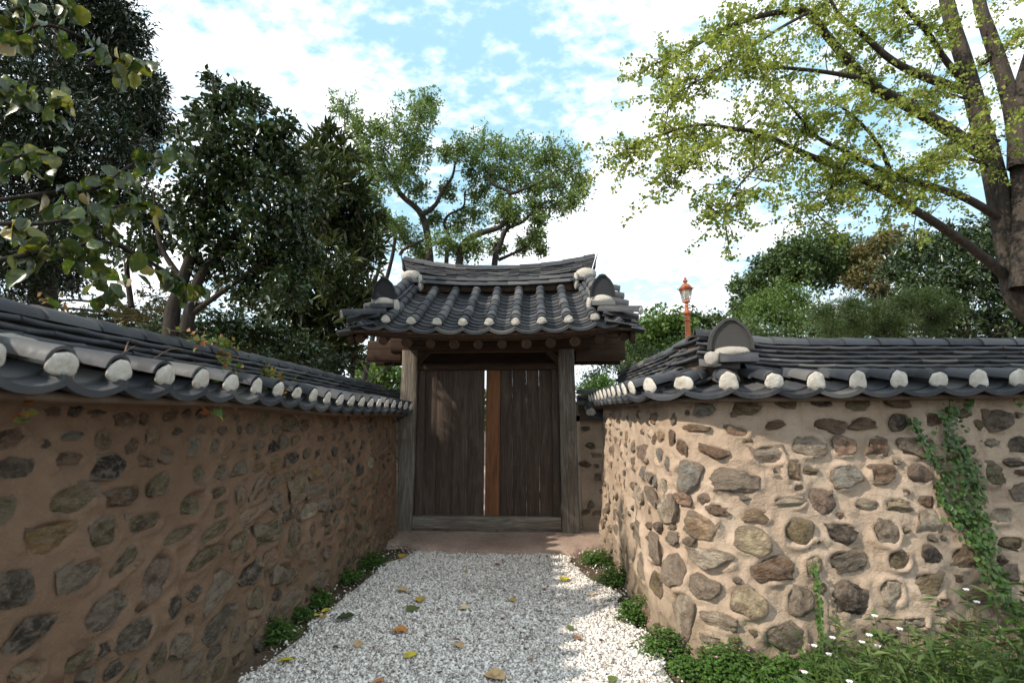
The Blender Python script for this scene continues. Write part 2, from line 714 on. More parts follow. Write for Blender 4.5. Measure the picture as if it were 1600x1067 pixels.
# ------------------------------------------------------------------ wall path
class Path:
    def __init__(self, pts):
        self.p = np.array(pts, float)
        d = np.linalg.norm(np.diff(self.p, axis=0), axis=1)
        self.s = np.r_[0, np.cumsum(d)]
        self.L = self.s[-1]

    def at(self, s):
        x = np.interp(s, self.s, self.p[:, 0])
        y = np.interp(s, self.s, self.p[:, 1])
        return np.stack([x, y], -1)

    def tan(self, s, e=0.03):
        a, b = self.at(np.maximum(np.asarray(s) - e, 0)), self.at(np.minimum(np.asarray(s) + e, self.L))
        t = b - a
        return t / (np.linalg.norm(t, axis=-1, keepdims=True) + 1e-9)

    def nor(self, s):
        t = self.tan(s)
        return np.stack([t[..., 1], -t[..., 0]], -1)

    def shoot(self, px, py, off=0.0):
        """where the photo ray through a pixel meets the wall face: (s, z)"""
        d = ray(px, py)
        best = None
        n = self.nor(self.s)
        q = self.p + n * off
        for i in range(len(q) - 1):
            a, b = q[i], q[i + 1]
            e = b - a
            det = d[0] * (-e[1]) - d[1] * (-e[0])
            if abs(det) < 1e-9:
                continue
            t = (a[0] * (-e[1]) - a[1] * (-e[0])) / det
            u = (d[0] * a[1] - d[1] * a[0]) / det
            if t > 0.2 and -0.001 <= u <= 1.001:
                if best is None or t < best[0]:
                    best = (t, self.s[i] + u * (self.s[i + 1] - self.s[i]))
        if best is None:
            return None
        return best[1], EYE + d[2] * best[0]


def rounded(a, c, b, r, n=14, extra=10):
    a, c, b = np.array(a, float), np.array(c, float), np.array(b, float)
    ua, ub = unit(a - c), unit(b - c)
    p0, p1 = c + ua * r, c + ub * r
    arc = [(1 - t) ** 2 * p0 + 2 * t * (1 - t) * c + t * t * p1 for t in np.linspace(0, 1, n)]
    pre = [a + (p0 - a) * t for t in np.linspace(0, 1, extra)[:-1]]
    post = [p1 + (b - p1) * t for t in np.linspace(0, 1, extra)[1:]]
    return pre + arc + post


LEFT = Path([(-2.02, -0.6), (-1.95, 1.2), (-1.885, 2.8), (-1.78, 4.6), (-1.66, 6.3), (-1.61, 7.15)])
RIGHT = Path(rounded((1.27, 7.15), (1.13, 3.60), (6.6, 3.98), 0.62))
BATTER = 0.09

# ------------------------------------------------------------------ stones
PAL = dict(
    olive=(0.26, 0.22, 0.13), tan=(0.46, 0.35, 0.24), brown=(0.23, 0.15, 0.10), dark=(0.10, 0.088, 0.078),
    gray=(0.34, 0.30, 0.255), bluegray=(0.30, 0.31, 0.30), pink=(0.46, 0.32, 0.245), white=(0.68, 0.63, 0.54),
    ochre=(0.40, 0.27, 0.12), palegray=(0.52, 0.48, 0.41), darkgray=(0.17, 0.15, 0.13), pale=(0.52, 0.46, 0.33),
    green=(0.22, 0.205, 0.125), purple=(0.29, 0.22, 0.19), black=(0.055, 0.048, 0.045))


def ico(sub):
    bm = bmesh.new()
    bmesh.ops.create_icosphere(bm, subdivisions=sub, radius=1)
    v = np.array([x.co[:] for x in bm.verts])
    f = np.array([[q.index for q in fa.verts] for fa in bm.faces])
    bm.free()
    return v, f


ICO3 = ico(4)
ICO2 = ico(3)


def stone_mesh(k, craggy):
    r = np.random.default_rng(100 + k)
    v, f = ICO3[0].copy(), ICO3[1]
    # box-like pebble: z is outwards
    p = 3.2
    q = (np.abs(v) ** p).sum(1) ** (1 / p)
    v = v / q[:, None]
    v[:, 0] *= 0.98
    # cut it with planes for a broken outline
    for i in range(r.integers(4, 8)):
        a = r.random() * 2 * PI
        n = V(math.cos(a), math.sin(a), r.normal() * 0.2)
        n /= np.linalg.norm(n)
        d = v @ n
        lim = r.uniform(0.45, 0.92)
        v = v - np.maximum(d - lim, 0)[:, None] * n * 0.96
    for i in range(3 if craggy else 2):
        n = unit(V(r.normal() * 0.35, r.normal() * 0.35, 1))
        d = v @ n
        lim = r.uniform(0.6, 0.85)
        v = v - np.maximum(d - lim, 0)[:, None] * n * 0.85
    nn = v / np.linalg.norm(v, axis=1)[:, None]
    off = r.random(3) * 30
    lo = fbm(v * 1.3 + off, 2) - 0.5
    hi = fbm(v * (3.4 if craggy else 2.2) + off, 5, 0.62) - 0.5
    v = v + nn * (lo * 0.45 + hi * (0.60 if craggy else 0.26))[:, None]
    v[:, :2] -= (v[:, :2].max(0) + v[:, :2].min(0)) / 2
    m = np.abs(v[:, :2]).max(0)
    v[:, :2] /= m * 0.97
    return mesh_np('stone', v, f, True)


STONES = [stone_mesh(k, k % 5 in (0, 2)) for k in range(30)]

R_STONES = """1167 640 46 22 olive;1100 640 34 20 bluegray;1086 669 42 13 tan;1152 674 42 17 pink 10;1209 666 38 16 brown -15;1115 706 50 20 brown 20;
1199 711 52 31 gray;1075 745 40 48 bluegray 12;1149 752 75 41 gray;1239 738 33 37 tan;1265 697 48 34 palegray;1229 784 52 20 palegray;
1282 783 38 45 purple;1122 797 40 18 brown 15;1181 805 42 21 tan;1069 779 26 20 pink;1046 794 24 46 white;1066 700 18 27 brown;1049 685 12 26 brown;
1049 655 11 26 gray;1032 682 11 26 tan;1033 712 12 28 bluegray;1046 725 13 28 bluegray;1042 760 13 27 palegray;1007 739 9 20 bluegray;1017 745 9 18 gray;
1027 751 9 20 bluegray;1004 707 16 25 purple;981 727 9 12 dark;1020 775 16 28 gray;1005 777 11 30 white;1022 685 8 22 brown;1020 654 14 20 pink;
1097 822 50 36 tan 20;1056 839 18 18 gray;1172 844 52 42 pale;1241 830 47 48 olive;1311 832 52 36 dark;1379 830 44 45 gray;1108 871 70 30 white 12;
1204 888 62 44 brown -5;1316 874 60 34 darkgray;1267 883 30 38 pale;1101 918 48 38 gray 25;1060 890 32 58 gray 30;1071 955 36 70 palegray 25;
1166 936 54 46 pale;1243 935 40 46 gray;1324 931 52 56 dark;1125 967 60 26 palegray 12;1217 994 70 56 darkgray;1030 856 20 40 gray;1006 832 14 36 gray;
1014 886 22 40 gray;1036 912 12 40 olive;1290 1008 36 34 darkgray;1231 628 36 22 olive;1282 627 34 20 dark;1343 628 36 24 olive;1405 625 46 22 brown;
1294 664 54 22 brown 8;1352 662 40 18 brown;1408 660 30 26 dark;1460 656 26 20 brown;1563 656 42 36 darkgray;1320 697 36 32 pink;1371 697 30 28 brown;
1427 698 42 34 gray;1550 692 32 13 palegray;1592 695 30 26 darkgray;1321 744 46 38 bluegray;1379 741 40 30 brown;1435 741 34 32 purple;1550 740 36 38 green;
1587 722 36 14 dark;1348 789 36 20 palegray;1400 790 42 22 pale;1447 783 22 18 brown;1560 804 42 26 palegray;1446 814 36 36 palegray;1500 812 40 30 olive;
1569 847 46 26 olive;1447 866 30 34 dark;1500 869 50 38 tan;1395 872 40 34 olive;1444 910 52 40 olive;1384 920 38 42 palegray;1570 895 40 30 gray;
1512 925 36 30 olive;1418 967 40 20 palegray;1408 829 16 14 pale;1530 960 40 34 gray;1590 770 30 30 gray;1480 975 36 26 brown;1370 985 44 28 gray"""
L_STONES = """200 656 36 26 brown;232 654 18 24 brown;270 650 28 18 brown;298 648 14 14 brown;320 646 20 18 dark;94 644 26 10 brown;160 644 28 8 dark;
114 680 42 14 bluegray;170 688 24 30 tan;214 698 14 22 brown;244 682 20 20 tan -30;282 674 18 12 dark;318 671 18 16 gray;352 672 18 18 gray;376 674 10 20 dark;
395 672 10 18 gray;417 676 14 18 tan;436 672 12 14 gray;456 660 32 26 olive;482 662 16 20 brown;508 660 16 22 tan;262 710 30 26 purple;231 719 24 20 brown;
178 728 54 38 black;110 718 62 26 brown;30 732 62 40 darkgray;24 684 50 30 brown;303 700 28 38 bluegray;338 698 26 28 gray;366 696 14 16 brown;382 702 20 14 gray;
407 696 18 20 gray;432 698 18 20 black;449 690 10 20 gray;468 687 14 18 tan;486 683 8 14 pink;504 685 14 10 dark;523 683 12 12 brown;538 680 12 10 bluegray;
460 716 20 20 dark;482 708 14 22 olive;498 709 9 16 dark;508 709 7 16 tan;525 705 13 18 dark;543 696 10 14 dark;550 716 13 16 dark;566 694 10 20 dark;
580 670 11 18 dark;566 670 11 16 gray;312 742 32 34 green;346 737 20 22 gray;378 732 28 30 gray;409 730 20 12 ochre;434 725 18 24 ochre;473 732 12 16 tan;
492 738 18 18 ochre;508 737 13 28 gray;545 744 16 26 green;564 735 16 22 dark;580 724 9 24 white;252 758 34 32 olive -35;112 780 82 48 olive;195 776 56 34 brown -10;
298 788 46 48 green;343 769 34 20 olive;380 776 18 30 tan;408 763 28 30 tan -40;433 754 14 18 gray;436 786 24 30 gray;468 766 28 36 olive;498 765 28 20 gray;
400 800 52 28 pink -25;228 816 56 36 olive;166 836 54 48 green;82 836 90 50 ochre;280 836 62 30 olive -10;338 828 54 26 olive -20;372 848 30 40 olive;
422 834 44 40 green;460 842 20 44 olive;484 798 24 22 white;508 788 18 24 gray;524 748 15 22 tan;128 900 68 50 gray;198 876 44 36 olive -35;244 896 48 70 purple -40;
164 952 76 60 gray -20;212 992 60 44 darkgray;272 950 24 44 dark -20;316 872 62 36 olive -15;340 924 50 50 gray -30;344 972 48 40 darkgray -20;284 1008 32 36 gray;
392 896 32 36 dark;402 936 26 40 green;424 868 24 30 pink;442 896 30 34 gray;120 1032 60 30 olive;24 924 70 70 darkgray;56 988 80 50 dark;480 860 24 30 pink;
500 906 28 30 gray;452 940 36 26 gray"""


def parse(txt, path, off):
    out = []
    for row in txt.replace('\n', '').split(';'):
        q = row.split()
        px, py, w, h = map(float, q[:4])
        col = q[4]
        ang = float(q[5]) if len(q) > 5 else 0.0
        c = path.shoot(px, py, off)
        a = path.shoot(px - w / 2, py, off)
        b = path.shoot(px + w / 2, py, off)
        u = path.shoot(px, py - h / 2, off)
        d = path.shoot(px, py + h / 2, off)
        if not (c and a and b and u and d):
            continue
        W = abs(a[0] - b[0])
        H = abs(u[1] - d[1])
        out.append([c[0], c[1], min(W, 0.5), min(H, 0.42), math.radians(-ang) * 0.6, PAL[col]])
    return out


def fill(stones, L, ztop, n_max, s_lo, s_hi, size, rng, tries=9000, names=None):
    names = names or list(PAL)
    P = [(s[0], s[1], s[2] / 2, s[3] / 2) for s in stones]
    for _ in range(tries):
        if len(stones) >= n_max:
            break
        s = rng.uniform(s_lo, s_hi)
        z = rng.uniform(-0.02, ztop)
        k = size * rng.uniform(0.6, 1.45) * (1.15 if z < 0.5 else 1.0)
        w, h = k * rng.uniform(0.9, 1.5), k * rng.uniform(0.6, 0.95)
        if any(abs(s - a) < w / 2 + c * 0.92 + 0.006 and abs(z - b) < h / 2 + d * 0.92 + 0.006 for a, b, c, d in P):
            continue
        col = np.array(PAL[names[rng.integers(len(names))]]) * rng.uniform(0.8, 1.2)
        stones.append([s, z, w, h, rng.normal() * 0.2, tuple(col)])
        P.append((s, z, w / 2, h / 2))


def wall_face(path, s, z, ztop, extra=0.0):
    """point on the leaning wall face"""
    p = path.at(s)
    n = path.nor(s)
    o = (0.03 if path is LEFT else BATTER) * (1 - np.clip(np.asarray(z) / ztop, -0.2, 1)) + extra
    p = p + n * np.asarray(o)[..., None]
    return np.concatenate([p, np.asarray(z)[..., None]], -1)


def build_wall(root, path, stones, ztop, thick, step, seed, rough=1.0, mat='mortar', proud=1.0, tint=(1, 1, 1)):
    ns, nz = int(path.L / step) + 1, int((ztop + 0.15) / step) + 1
    S, Z = np.meshgrid(np.linspace(0, path.L, ns), np.linspace(-0.15, ztop, nz), indexing='ij')
    P0 = wall_face(path, S, Z, ztop)
    q = np.stack([S, Z, np.full_like(S, seed)], -1)
    D = (fbm(q * 2.2, 3) - 0.5) * 0.055 * rough + (fbm(q * 9 + 5, 4, 0.65) - 0.5) * 0.038 * rough
    for (s, z, w, h, a, c) in stones:
        m = (np.abs(S - s) < w) & (np.abs(Z - z) < h * 1.3 + 0.03)
        if not m.any():
            continue
        ds, dz = S[m] - s, Z[m] - z
        ca, sa = math.cos(a), math.sin(a)
        e1, e2 = (ds * ca + dz * sa) / (w / 2), (-ds * sa + dz * ca) / (h / 2)
        r = (np.abs(e1) ** 2.6 + np.abs(e2) ** 2.6) ** (1 / 2.6)
        D[m] += 0.020 * np.exp(-((r - 0.95) / 0.24) ** 2) * np.clip(vnoise(q[m] * 9) * 2.8 - 0.8, -0.4, 1.6) - 0.02 * (r < 0.75)
    n = path.nor(S[:, 0])
    nn = np.concatenate([n, np.zeros((ns, 1))], 1)[:, None, :]
    P = P0 + nn * D[..., None]
    front = P.reshape(-1, 3)
    i = np.arange(ns * nz).reshape(ns, nz)
    f = np.stack([i[:-1, :-1], i[1:, :-1], i[1:, 1:], i[:-1, 1:]], -1).reshape(-1, 4)
    # back, top and ends
    sb = np.linspace(0, path.L, 60)
    nb = path.nor(sb)
    pb = path.at(sb)
    bk = pb - nb * thick
    back = np.concatenate([np.c_[bk, np.full(60, -0.15)], np.c_[bk, np.full(60, ztop)], np.c_[pb, np.full(60, ztop - 0.003)]])
    j = np.arange(59)
    fb = np.r_[np.c_[j, j + 60, j + 61, j + 1], np.c_[j + 60, j + 120, j + 121, j + 61]]
    A = Acc()
    A.add(front, f)
    A.add(back, fb)
    for k in (0, 59):
        e = np.array([(*(pb[k] + nb[k] * BATTER), -0.15), (*bk[k], -0.15), (*bk[k], ztop), (*pb[k], ztop)])
        A.add(e, [(0, 1, 2, 3)])
    under('mortar', A.mesh('wall_mortar', True), MAT[mat], root)
    rng = np.random.default_rng(seed)
    for (s, z, w, h, a, c) in stones:
        base = wall_face(path, np.array(s), np.array(z), ztop)
        t2, n2 = path.tan(s), path.nor(s)
        # keep a stone level with the curve of the wall
        t3, n3, up = V(*t2, 0), V(*n2, 0), V(0, 0, 1)
        ca, sa = math.cos(a), math.sin(a)
        x = t3 * ca + up * sa
        y = -t3 * sa + up * ca
        dep = (0.040 + 0.15 * min(w, h) * rng.uniform(0.3, 1.1)) * proud
        col = np.clip(np.array(c) * rng.uniform(0.85, 1.15) * np.array(tint), 0, 1)
        flipx, flipy = rng.choice([-1, 1]), rng.choice([-1, 1])
        zz = n3 if flipx * flipy > 0 else n3
        M = frame(base - n3 * 0.012, x * flipx, y * flipy, zz, (w / 2 * 1.12, h / 2 * 1.14, dep))
        under('stone', STONES[rng.integers(len(STONES))], MAT['stone'], root, M, col)


def rest_of_stones(root, path, ztop, s_lo, s_hi, n, seed, mat_tint):
    '''the stretch of wall outside the photograph: its stones joined into one part'''
    st = []
    rng = np.random.default_rng(seed)
    fill(st, path.L, ztop - 0.1, n, s_lo, s_hi, 0.14, rng)
    A = Acc()
    v0, f0 = ICO2
    for (s, z, w, h, a, c) in st:
        base = wall_face(path, np.array(s), np.array(z), ztop)
        t2, n2 = path.tan(s), path.nor(s)
        t3, n3, up = V(*t2, 0), V(*n2, 0), V(0, 0, 1)
        v = v0 * (0.8 + 0.4 * fbm(v0 * 1.6 + s * 9, 3))[:, None]
        A.add(base + v[:, :1] * t3 * w / 2 + v[:, 1:2] * up * h / 2 + v[:, 2:] * n3 * 0.05, f0)
    o = under('stones_further_on', A.mesh('stones_further_on', True), MAT['stone'], root, None, mat_tint)
    o['kind'] = 'stuff'


# ------------------------------------------------------------------ tiles
def arc_tile(L, r, t, a0, a1, n=9, r_up=None, name='tile', segs=1, curl=0.0):
    """half-round tile lying along +Y, from y=0 (lower end) to y=L; arc angles measured in XZ"""
    r_up = r_up or r
    A = Acc()
    ys = np.linspace(0, L, segs + 1)
    th = np.linspace(a0, a1, n)
    rings = []
    for k, y in enumerate(ys):
        rr = r + (r_up - r) * y / L
        o = np.c_[rr * np.cos(th), np.full(n, y), rr * np.sin(th)]
        i = np.c_[(rr - t) * np.cos(th), np.full(n, y), (rr - t) * np.sin(th)]
        rings.append(np.vstack([o, i]))
    v = np.concatenate(rings)
    f = []
    m = 2 * n
    for k in range(segs):
        b, c = k * m, (k + 1) * m
        for i in range(n - 1):
            f.append((b + i, b + i + 1, c + i + 1, c + i))
            f.append((b + n + i + 1, b + n + i, c + n + i, c + n + i + 1))
        f.append((b, c, c + n, b + n))
        f.append((b + n - 1, b + m - 1, c + m - 1, c + n - 1))
    for i in range(n - 1):
        f.append((i + 1, i, n + i, n + i + 1))
        c = segs * m
        f.append((c + i, c + i + 1, c + n + i + 1, c + n + i))
    A.add(v, f)
    return smooth_by_angle(A.mesh(name), 35)


def cover_mesh(r, L):
    return arc_tile(L, r, r * 0.22, 0.0, PI, 11, r * 0.87, 'cover_tile')


def pan_mesh(w, L, sag, t=0.02):
    """concave tile; width w, sagging by sag"""
    R = (w * w / 4 + sag * sag) / (2 * sag)
    half = math.asin(w / 2 / R)
    me = arc_tile(L, R + t, t, -PI / 2 - half, -PI / 2 + half, 9, None, 'pan_tile')
    for v in me.vertices:
        v.co.z += R - sag
    return me


def cap_mesh(r):
    """lumpy ball of lime plaster closing the end of a cover tile"""
    v, f = ICO2[0].copy(), ICO2[1]
    v[:, 1] *= 0.30
    v = v * r
    v[:, 2] = np.where(v[:, 2] < 0, v[:, 2] * 0.55, v[:, 2])
    off = random.random() * 20
    n = v / (np.linalg.norm(v, axis=1)[:, None] + 1e-9)
    v = v + n * ((fbm(v * 30 + off, 4, 0.65) - 0.5) * 0.032)[:, None]
    return mesh_np('plaster_cap', v, f, True)




def slab_mesh(L, W, T):
    """flat ridge tile, slightly bowed, with soft edges"""
    A = Acc()
    n = 5
    xs = np.linspace(-L / 2, L / 2, n)
    prof = [(-W / 2, -T * .35), (-W / 2, T * .15), (-W / 2 + T * .4, T / 2), (W / 2 - T * .4, T / 2), (W / 2, T * .15), (W / 2, -T * .35), (0, -T / 2)]
    m = len(prof)
    v = [(x, y, z - 0.006 * (1 - (2 * x / L) ** 2)) for x in xs for y, z in prof]
    f = [(i * m + k, (i + 1) * m + k, (i + 1) * m + (k + 1) % m, i * m + (k + 1) % m) for i in range(n - 1) for k in range(m)]
    A.add(v, f)
    for b in (0, (n - 1) * m):
        A.add([v[b + k] for k in range(m)], [(0, 1, 2, 3)] + [(0, 3, 4, 5)])
    return A.mesh('ridge_tile')


def arch_plate(w, h, t, lean=0.0):
    """arched end tile: a thick plate with a parabolic top and a raised rim; faces -Y"""
    n = 15
    a = np.linspace(0, PI, n)
    ox = np.cos(a) * w / 2
    oz = np.sin(a) ** 0.95 * h * (1 + 0.06 * (np.sin(a) > 0.97))
    ol = np.c_[ox, oz]
    il = np.c_[ox * 0.88, oz * 0.91]
    A = Acc()
    yf, yr, yb = 0.0, 0.018, t
    v = np.concatenate([np.c_[ol[:, 0], np.full(n, yf), ol[:, 1]], np.c_[il[:, 0], np.full(n, yf), il[:, 1]],
                        np.c_[il[:, 0], np.full(n, yr), il[:, 1]], np.c_[ol[:, 0], np.full(n, yb), ol[:, 1]]])
    f = []
    for i in range(n - 1):
        f.append((i, i + 1, n + i + 1, n + i))
        f.append((n + i, n + i + 1, 2 * n + i + 1, 2 * n + i))
        f.append((i + 1, i, 3 * n + i, 3 * n + i + 1))
    A.add(v, f)
    for base, y in ((2 * n, yr), (3 * n, yb)):
        ring = v[base:base + n]
        c = ring.mean(0)
        fv = np.vstack([ring, [[0, y, 0]]])
        A.add(fv, [(i, i + 1, n) if base == 3 * n else (i + 1, i, n) for i in range(n - 1)])
    # raised wave on the face
    for k in range(0):
        zz = h * (0.16 + 0.17 * k)
        hw = w * 0.36 * math.sqrt(max(0.05, 1 - (zz / h) ** 1.6))
        pts = [(x, yr - 0.004, zz + math.sin(x * 40 + k) * 0.006) for x in np.linspace(-hw, hw, 9)]
        A.tube(pts, 0.0035, 5)
    me = A.mesh('end_plate')
    return smooth_by_angle(me, 40)


def lump_mesh(seed, sub=3):
    v, f = (ICO2 if sub == 3 else ICO3)
    v = v.copy()
    off = seed * 3.7
    n = v.copy()
    v = v * (0.85 + 0.3 * fbm(v * 1.5 + off, 2))[:, None] + n * ((fbm(v * 5 + off, 4, 0.6) - 0.5) * 0.22)[:, None]
    return mesh_np('plaster_lump', v, f, True)


LUMPS = [lump_mesh(k) for k in range(4)]
CAPS = [cap_mesh(0.064) for _ in range(5)]
COVER = cover_mesh(0.066, 0.26)
PAN = pan_mesh(0.285, 0.24, 0.055)
DRIP = pan_mesh(0.30, 0.16, 0.048, 0.028)
RIDGE_COVER = cover_mesh(0.088, 0.285)
RIDGE_COVER_S = cover_mesh(0.062, 0.285)
SLABS = [slab_mesh(0.29, 0.27 - 0.02 * k, 0.028) for k in range(4)]
for _m, _mat in [(COVER, 'tile'), (PAN, 'tile'), (DRIP, 'tile'), (RIDGE_COVER, 'tile'), (RIDGE_COVER_S, 'tile')] + [(x, 'tile') for x in SLABS]:
    _m.materials.append(MAT[_mat])
for _m in CAPS + LUMPS:
    _m.materials.append(MAT['plaster'])


def mossy(me):
    c = me.copy()
    c.materials.clear()
    c.materials.append(MAT['tile_old'])
    return c


def jit(x):
    return random.uniform(-x, x)


def build_roof(root, path, half, eave, ze, zt, pitch, zr_gain=1.0, s0=None, s1=None, skip=(), old=False, rows=4, ridge_lift=None, phase=0.0):
    """tiled coping: path is the wall face, half = half thickness, eave = overhang from the face; ze/zt are functions of s"""
    cov, pan, drip, rc, rcs, slabs = COVER, PAN, DRIP, RIDGE_COVER, RIDGE_COVER_S, SLABS
    if old:
        cov, pan, drip, rc, rcs = map(mossy, (cov, pan, drip, rc, rcs))
        slabs = [mossy(x) for x in slabs]
    s0 = 0.0 if s0 is None else s0
    s1 = path.L if s1 is None else s1
    # arc length measured along the eave line
    ss = np.linspace(s0, s1, 600)
    ep = path.at(ss) + path.nor(ss) * eave
    el = np.r_[0, np.cumsum(np.linalg.norm(np.diff(ep, axis=0), axis=1))]
    n = int(el[-1] / pitch)
    top_off = -half + 0.10
    for k in range(n + 1):
        e = (k + phase) * pitch
        if e > el[-1]:
            break
        s = float(np.interp(e, el, ss))
        t2, n2 = path.tan(s, 0.12), None
        t2 = unit(t2)
        n2 = V(t2[1], -t2[0])
        lo = V(*(path.at(s) + n2 * eave), ze(s))
        hi = V(*(path.at(s) + n2 * top_off), zt(s))
        up = unit(hi - lo)
        tx = V(*t2, 0)
        nz = np.cross(tx, up)
        if nz[2] < 0:
            nz, tx = -nz, -tx
        nz = unit(nz)
        L = np.linalg.norm(hi - lo)
        # cover tiles, two to a column
        if k not in skip:
            for j in range(2):
                M = frame(lo + up * (0.015 + j * L / 2) + nz * (0.038 + 0.012 * (j == 0)) + tx * jit(0.006), tx, up, nz, (1.0 - 0.03 * j, (L / 2 + 0.03) / 0.26, 1.0))
                under('cover_tile', cov, None, root, M)
            c = random.choice(CAPS)
            k1, k2 = random.uniform(1.0, 1.2), random.uniform(1.05, 1.3)
            if old:
                k1, k2 = k1 * 0.88, k2 * 0.9
            M = frame(lo + up * 0.005 + nz * 0.032 + tx * jit(0.005), tx, up, nz, (k1, 0.9, k2))
            under('plaster_cap', c, None, root, M)
        # the pans between this column and the next
        e2 = e + pitch / 2
        if e2 > el[-1]:
            break
        s = float(np.interp(e2, el, ss))
        t2 = unit(path.tan(s, 0.12))
        n2 = V(t2[1], -t2[0])
        lo = V(*(path.at(s) + n2 * eave), ze(s))
        hi = V(*(path.at(s) + n2 * top_off), zt(s))
        up = unit(hi - lo)
        tx = V(*t2, 0)
        nz = np.cross(tx, up)
        if nz[2] < 0:
            nz, tx = -nz, -tx
        wd = pitch / 0.285 * 1.0
        M = frame(lo - up * 0.035 + nz * 0.012, tx, up, nz, (wd * 1.01, 1, 1))
        under('drip_tile', drip, None, root, M)
        for j in range(3):
            d = 0.06 + j * (L - 0.1) / 3
            M = frame(lo + up * d + nz * (0.030 - 0.004 * j) + tx * jit(0.004), tx, up, nz, (wd * 0.98, 1, 1))
            under('pan_tile', pan, None, root, M)
    # ridge courses, following the middle of the wall
    cs = np.linspace(s0, s1, 600)
    cp = path.at(cs) - path.nor(cs) * half
    cl_ = np.r_[0, np.cumsum(np.linalg.norm(np.diff(cp, axis=0), axis=1))]

    def centre(e):
        s = float(np.interp(e, cl_, cs))
        p = np.array([np.interp(e, cl_, cp[:, 0]), np.interp(e, cl_, cp[:, 1])])
        t = unit(path.tan(s, 0.15))
        return s, p, t

    lift = ridge_lift or (lambda s: 0.0)
    Lc = cl_[-1]
    zrow = 0.02
    tl = 0.285
    for r in range(rows + 2):
        if r == 0:
            h, me, w = 0.088, rcs, 1.0
        elif r <= rows:
            h, me = 0.035, slabs[min(r - 1, 3)]
        else:
            h, me = 0.07, rc
        m = int(Lc / tl)
        o = (r % 2) * tl * 0.5
        for k in range(-1, m + 1):
            e = k * tl + o + tl / 2
            if e < 0.05 or e > Lc - 0.02:
                continue
            s, p, t = centre(e)
            t3 = V(*t, 0)
            n3 = V(t[1], -t[0], 0)
            z = zt(s) + zrow + lift(s)
            dz = (zt(s + 0.1) + lift(s + 0.1) - zt(s - 0.1) - lift(s - 0.1)) / 0.2
            x = unit(t3 + V(0, 0, dz))
            up = unit(np.cross(x, -n3)) if np.cross(x, -n3)[2] > 0 else unit(np.cross(x, n3))
            y3 = np.cross(up, x)
            if r == 0:
                # one half-round course bedded along each side of the ridge
                for sd in (1, -1):
                    q = V(*p, z + 0.01) + n3 * sd * 0.115
                    M = frame(q - x * tl / 2, np.cross(x, up), x, up, (1.0, 1, 1.0))
                    under('ridge_round_tile', me, None, root, M)
            elif r <= rows:
                q = V(*p, z + jit(0.002))
                M = frame(q, x, y3, up, (1.0 + jit(0.02), 1.0 + jit(0.05), 1))
                under('ridge_tile', me, None, root, M)
            else:
                M = frame(V(*p, z - 0.012) - x * tl / 2, np.cross(x, up), x, up, (1.0, 1.03, 0.8))
                under('ridge_cover_tile', me, None, root, M)
        zrow += h
    # core of clay that carries the tiles, and the far slope as one part
    A = Acc()
    m = 90
    sq = np.linspace(s0, s1, m)
    P, N = path.at(sq), path.nor(sq)
    zE, zT = np.array([ze(x) for x in sq]), np.array([zt(x) for x in sq])
    lf = np.array([lift(x) for x in sq])
    prof = [(eave - 0.035, zE - 0.058), (-half + 0.12, zT - 0.05), (-half + 0.085, zT + 0.06 + lf), (-half + 0.07, zT + 0.05 + 0.035 * rows + lf + 0.03),
            (-half - 0.07, zT + 0.05 + 0.035 * rows + lf + 0.03), (-half - 0.085, zT + 0.06 + lf), (-half - 0.12, zT - 0.05),
            (-2 * half - eave + 0.03, zE - 0.058), (-2 * half - eave + 0.03, zE - 0.085), (eave - 0.035, zE - 0.085)]
    v = np.concatenate([np.c_[P + N * o, z] for o, z in prof])
    q = len(prof)
    f = [(a * m + i, a * m + i + 1, ((a + 1) % q) * m + i + 1, ((a + 1) % q) * m + i) for a in range(q) for i in range(m - 1)]
    A.add(v, f)
    for i in (0, m - 1):
        A.add(v[np.arange(q) * m + i], [(0, 1, 6, 7), (1, 2, 5, 6), (2, 3, 4, 5), (0, 7, 8, 9)])
    under('roof_core', A.mesh('roof_core'), MAT['clay'], root)
    # far slope
    B = Acc()
    k = 0
    cov_v = np.array([w.co[:] for w in COVER.vertices])
    cov_f = [list(pp.vertices) for pp in COVER.polygons]
    while (k + 0.5) * pitch < Lc:
        s, p, t = centre((k + 0.5) * pitch)
        n3 = V(-t[1], t[0], 0)
        hi = V(*p, zt(s)) + n3 * 0.1
        lo = V(*p, ze(s)) + n3 * (half + eave)
        up = unit(hi - lo)
        tx = unit(np.cross(up, V(0, 0, 1)))
        nz = np.cross(tx, up)
        if nz[2] < 0:
            tx, nz = -tx, -nz
        Lq = np.linalg.norm(hi - lo)
        vv = lo + nz * 0.02 + cov_v[:, :1] * tx + cov_v[:, 1:2] * (Lq / 0.26) * up + cov_v[:, 2:] * nz
        B.add(vv, cov_f)
        k += 1
    far = under('far_slope_tiles', B.mesh('far_slope_tiles'), MAT['tile'], root)
    far['kind'] = 'stuff'
    return centre


MAT['clay'] = m_soil('roof_clay', (0.07, 0.05, 0.035), (0.12, 0.085, 0.06), (0.17, 0.125, 0.09), 1.0)

